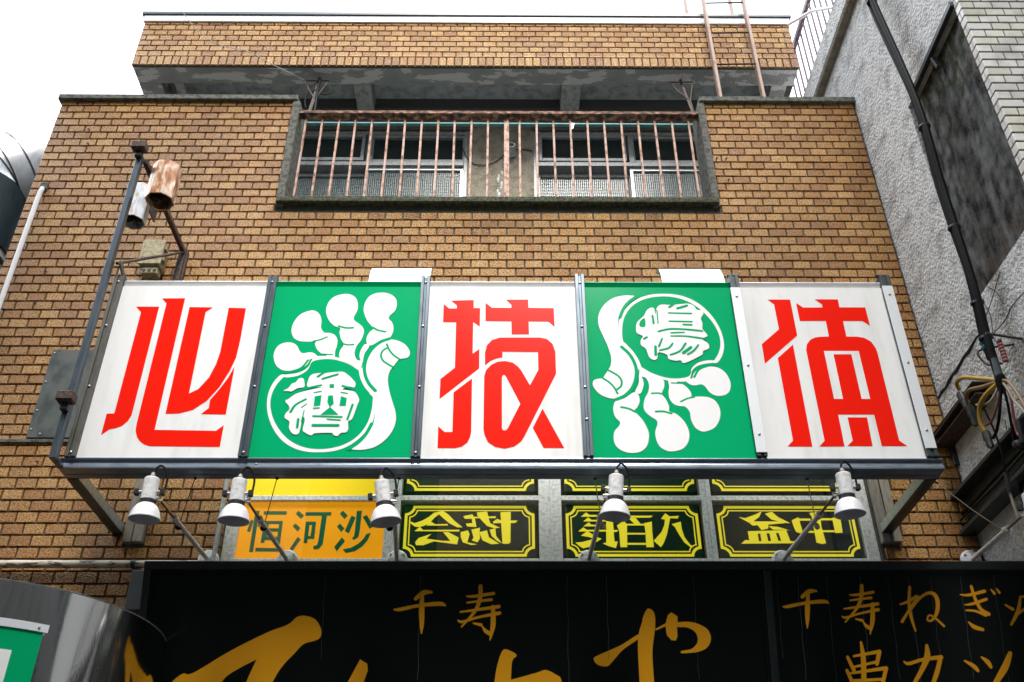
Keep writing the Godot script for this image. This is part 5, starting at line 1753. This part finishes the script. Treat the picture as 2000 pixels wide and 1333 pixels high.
		["p", 1, [-503, 22, -474, 48, -455, 29, -249, 31, -252, 20]],
		["p", 1, [-407, 6, -434, -23, -341, -36, -299, -36, -342, 16, -312, 16, -252, -17, -261, -57, -391, -39, -450, -62, -490, -62, -496, -44, -478, -19]],
		["p", 1, [-19, 137, 40, 141, 38, -45, 25, -54, -7, -53]],
		["p", 1, [-62, 78, -37, 97, -15, 86, 80, 87, 65, 72, -58, 70]],
		["p", 1, [-154, 136, -95, 142, -88, 111, -44, 113, -48, 101, -86, 101, -76, 70, -22, 43, -51, 39, -94, 53, -124, 86, -150, 117]],
		["p", 1, [-231, 113, -179, 125, -170, 109, -102, 111, -99, 101, -164, 100, -154, 47, -206, 50, -216, 68, -178, 71, -182, 97, -221, 97]],
		["p", 1, [-243, 16, -202, 27, -192, 4, -204, -45, -147, -57, -182, -61, -229, -45, -241, -15]],
		["p", 1, [-183, 31, -133, 43, -137, 16, -133, -23, -147, -45, -179, -34, -169, -15]],
		["p", 1, [-137, 16, -94, 27, -83, -15, -25, -53, -68, -57, -118, -34, -130, -7]],
		["p", 1, [-80, 31, -47, 39, -43, -7, -9, -51, -40, -34, -68, -7]],
	],
	"long_mark": [
		["p", 1, [922, 132, 946, 113, 999, 116, 990, 100, 948, 102, 936, 60, 921, 4, 898, -48, 880, -73, 842, -35, 862, -14, 891, 18, 911, 60, 917, 93, 895, 98]],
		["p", 1, [952, 65, 1006, 81, 1007, 37, 1018, -13, 1044, -56, 1063, -73, 1043, -70, 1014, -45, 988, 4, 969, 49]],
		["p", 1, [589, 117, 851, 117, 835, 105, 589, 104]],
		["p", 1, [707, 103, 751, 103, 775, 68, 743, 65]],
		["p", 1, [641, 57, 682, 85, 699, 65, 691, -73, 653, -73, 652, 26]],
		["p", 1, [796, 71, 841, 81, 839, 26, 840, -73, 798, -73, 800, 26]],
		["p", 1, [699, 67, 796, 67, 796, 57, 698, 57]],
		["p", 1, [697, 12, 798, 12, 798, 2, 696, 2]],
		["p", 1, [694, -48, 797, -48, 797, -59, 693, -59]],
		["p", 1, [583, 103, 620, 103, 621, 29, 649, 29, 638, 18, 620, 17, 622, -40, 640, -40, 627, -79, 589, -68, 554, -51, 575, -46]],
		["p", 1, [439, 110, 469, 136, 490, 121, 584, 120, 584, 110]],
		["p", 1, [451, 81, 481, 106, 499, 91, 582, 90, 582, 81]],
		["p", 1, [450, 51, 482, 75, 497, 61, 581, 61, 580, 51]],
		["p", 1, [420, 20, 450, 45, 470, 30, 578, 30, 578, 20]],
		["p", 1, [434, -5, 472, 22, 524, -13, 509, -24, 478, -13]],
		["p", 1, [402, -46, 441, -43, 488, -30, 526, -14, 550, -24, 507, -51, 475, -73, 444, -81, 424, -68]],
	],
	"bowl_mark": [
		["p", 1, [1746, 134, 1812, 142, 1802, 54, 1811, -49, 1788, -54, 1757, -45, 1757, 34, 1757, 114]],
		["p", 1, [1639, 89, 1681, 109, 1690, 24, 1678, 9, 1652, 19, 1644, 54]],
		["p", 1, [1682, 100, 1747, 100, 1747, 87, 1682, 87]],
		["p", 1, [1690, 25, 1755, 25, 1756, 13, 1688, 13]],
		["p", 1, [1808, 102, 1874, 102, 1873, 89, 1807, 89]],
		["p", 1, [1802, 29, 1872, 29, 1873, 17, 1802, 17]],
		["p", 1, [1872, 104, 1920, 111, 1916, 14, 1874, 12]],
		["p", 1, [1338, 109, 1376, 102, 1435, 124, 1476, 144, 1457, 109, 1415, 79, 1393, 74]],
		["p", 1, [1492, 129, 1534, 142, 1564, 109, 1628, 71, 1587, 74, 1524, 94]],
		["p", 1, [1395, 72, 1420, 82, 1602, 82, 1596, 71, 1501, 62, 1498, 39, 1459, 29, 1440, 59, 1412, 56]],
		["p", 1, [1500, 54, 1555, 49, 1621, 26, 1589, 30, 1524, 32]],
		["p", 1, [1379, 22, 1598, 29, 1611, -37, 1643, -37, 1627, -50, 1332, -53, 1358, -30, 1381, -33]],
		["p", 2, [1433, 7, 1448, 8, 1449, -37, 1434, -38]],
		["p", 2, [1484, 9, 1500, 10, 1503, -36, 1486, -37]],
		["p", 2, [1537, 11, 1552, 12, 1560, -35, 1544, -36]],
	],
	"shop_small": [
		["b", 1, [-441, -184, 18, -400, -154, 25, -361, -152, 12]],
		["b", 1, [-546, -237, 9, -515, -235, 18, -424, -217, 16, -320, -208, 21, -292, -217, 9]],
		["b", 1, [-408, -169, 16, -409, -242, 28, -407, -308, 21, -407, -350, 6]],
		["b", 1, [-185, -172, 7, -148, -172, 14, -50, -158, 16]],
		["b", 1, [-182, -203, 9, -61, -188, 15]],
		["b", 1, [-116, -123, 21, -119, -186, 21, -145, -247, 16, -209, -319, 7]],
		["b", 1, [-216, -248, 9, -124, -236, 14, -23, -222, 18]],
		["b", 1, [-227, -288, 7, -204, -295, 14, -124, -273, 12, -20, -253, 18]],
		["b", 1, [-53, -222, 18, -52, -308, 25, -67, -382, 6]],
		["b", 1, [-106, -317, 7, -89, -339, 18, -66, -352, 20]],
		["b", 1, [-149, -302, 9, -112, -310, 16]],
	],
	"shop_big": [
		["s", 1, [-1614, -583, -1613, -572, -1568, -538, -1518, -535, -1347, -433, -1172, -346, -1072, -308, -1029, -272, -990, -266, -937, -283, -906, -330, -907, -368, -931, -384, -987, -401, -1029, -444, -1092, -514, -1172, -641, -1273, -641, -1256, -578, -1214, -473, -1214, -473, -1284, -508, -1359, -556, -1429, -641, -1619, -641]],
		["p", 1, [-792, -642, -757, -571, -705, -473, -670, -493, -665, -525, -683, -578, -703, -642]],
		["s", 1, [-53, -642, -44, -579, -31, -504, -3, -430, 37, -434, 65, -455, 43, -482, 37, -568, 37, -568, 161, -536, 207, -523, 252, -541, 283, -568, 261, -642]],
	],
	"shop_big_ya": [
		["s", 1, [694, -281, 706, -253, 725, -231, 753, -253, 755, -319, 737, -429, 737, -536, 741, -643, 741, -643, 668, -643, 668, -643, 665, -428, 672, -352, 691, -297]],
		["s", 1, [670, -355, 580, -407, 465, -455, 445, -472, 464, -499, 509, -506, 538, -483, 591, -428, 673, -374]],
		["p", 1, [753, -330, 808, -303, 821, -264, 839, -249, 869, -269, 868, -297, 864, -319, 864, -363, 855, -385, 833, -383, 811, -358, 807, -317, 760, -336]],
		["s", 1, [864, -299, 940, -297, 1008, -325, 1030, -369, 1014, -412, 967, -437, 886, -445, 881, -434, 933, -423, 964, -387, 955, -347, 916, -323, 863, -319]],
	],
	"menu_text": [
		["b", 1, [1502, -175, 17, 1541, -148, 23, 1577, -146, 10]],
		["b", 1, [1402, -223, 8, 1430, -221, 17, 1513, -205, 15, 1607, -197, 19, 1631, -205, 8]],
		["b", 1, [1533, -162, 15, 1524, -227, 25, 1518, -287, 19, 1514, -325, 5]],
		["b", 1, [1743, -165, 6, 1775, -165, 13, 1863, -152, 15]],
		["b", 1, [1742, -192, 8, 1850, -179, 14]],
		["b", 1, [1808, -120, 19, 1799, -177, 19, 1770, -232, 14, 1706, -297, 6]],
		["b", 1, [1707, -233, 8, 1789, -222, 13, 1879, -209, 17]],
		["b", 1, [1694, -269, 6, 1713, -275, 12, 1786, -255, 10, 1878, -237, 17]],
		["b", 1, [1853, -209, 17, 1844, -287, 23, 1824, -355, 5]],
		["b", 1, [1796, -295, 6, 1809, -315, 17, 1828, -327, 19]],
		["b", 1, [1761, -282, 8, 1792, -289, 15]],
		["b", 1, [2050, -127, 14, 2037, -208, 16, 2040, -275, 16, 2053, -339, 9]],
		["b", 1, [1993, -211, 9, 2036, -197, 14, 2088, -169, 14, 2044, -225, 12, 1991, -295, 14]],
		["b", 1, [2045, -236, 7, 2089, -186, 12, 2134, -158, 14, 2168, -161, 19, 2182, -197, 21, 2170, -253, 18, 2140, -289, 12, 2119, -286, 9, 2132, -264, 9, 2159, -277, 11, 2198, -316, 12]],
		["b", 1, [2302, -164, 7, 2342, -166, 14, 2427, -147, 16]],
		["b", 1, [2318, -214, 7, 2359, -208, 14, 2430, -186, 14]],
		["b", 1, [2362, -123, 14, 2374, -186, 16, 2396, -236, 18, 2431, -259, 19]],
		["b", 1, [2320, -240, 9, 2366, -244, 12, 2415, -264, 16]],
		["b", 1, [2324, -297, 7, 2349, -320, 21, 2390, -333, 16]],
		["b", 1, [2460, -139, 7, 2474, -158, 14]],
		["b", 1, [2489, -136, 7, 2500, -154, 14]],
		["b", 1, [2521, -214, 9, 2555, -235, 16]],
		["b", 1, [2603, -175, 12, 2581, -242, 19, 2536, -309, 12]],
		["b", 1, [2559, -270, 9, 2611, -236, 14, 2636, -220, 14]],
		["b", 1, [2609, -175, 12, 2669, -164, 12]],
		["b", 1, [2636, -152, 14, 2609, -320, 14]],
		["b", 1, [1774, -394, 12, 1777, -472, 25, 1766, -601, 25]],
		["b", 1, [1700, -464, 16, 1724, -524, 20]],
		["b", 1, [1731, -459, 11, 1857, -438, 18]],
		["b", 1, [1860, -438, 21, 1841, -496, 18]],
		["b", 1, [1726, -510, 11, 1846, -485, 14]],
		["b", 1, [1690, -526, 16, 1710, -580, 20]],
		["b", 1, [1707, -539, 11, 1877, -516, 18]],
		["b", 1, [1885, -516, 20, 1861, -580, 18]],
		["b", 1, [1706, -574, 14, 1865, -567, 14]],
		["b", 1, [1977, -485, 9, 1999, -494, 16, 2070, -475, 16, 2163, -464, 21]],
		["b", 1, [2157, -473, 21, 2132, -537, 23, 2099, -601, 18]],
		["b", 1, [2099, -409, 16, 2094, -462, 30, 2058, -526, 23, 2003, -601, 16]],
		["b", 1, [2277, -481, 9, 2317, -505, 21, 2336, -527, 16]],
		["b", 1, [2363, -464, 9, 2390, -486, 23, 2403, -510, 16]],
		["b", 1, [2508, -446, 21, 2469, -516, 34, 2399, -602, 20]],
	],
}
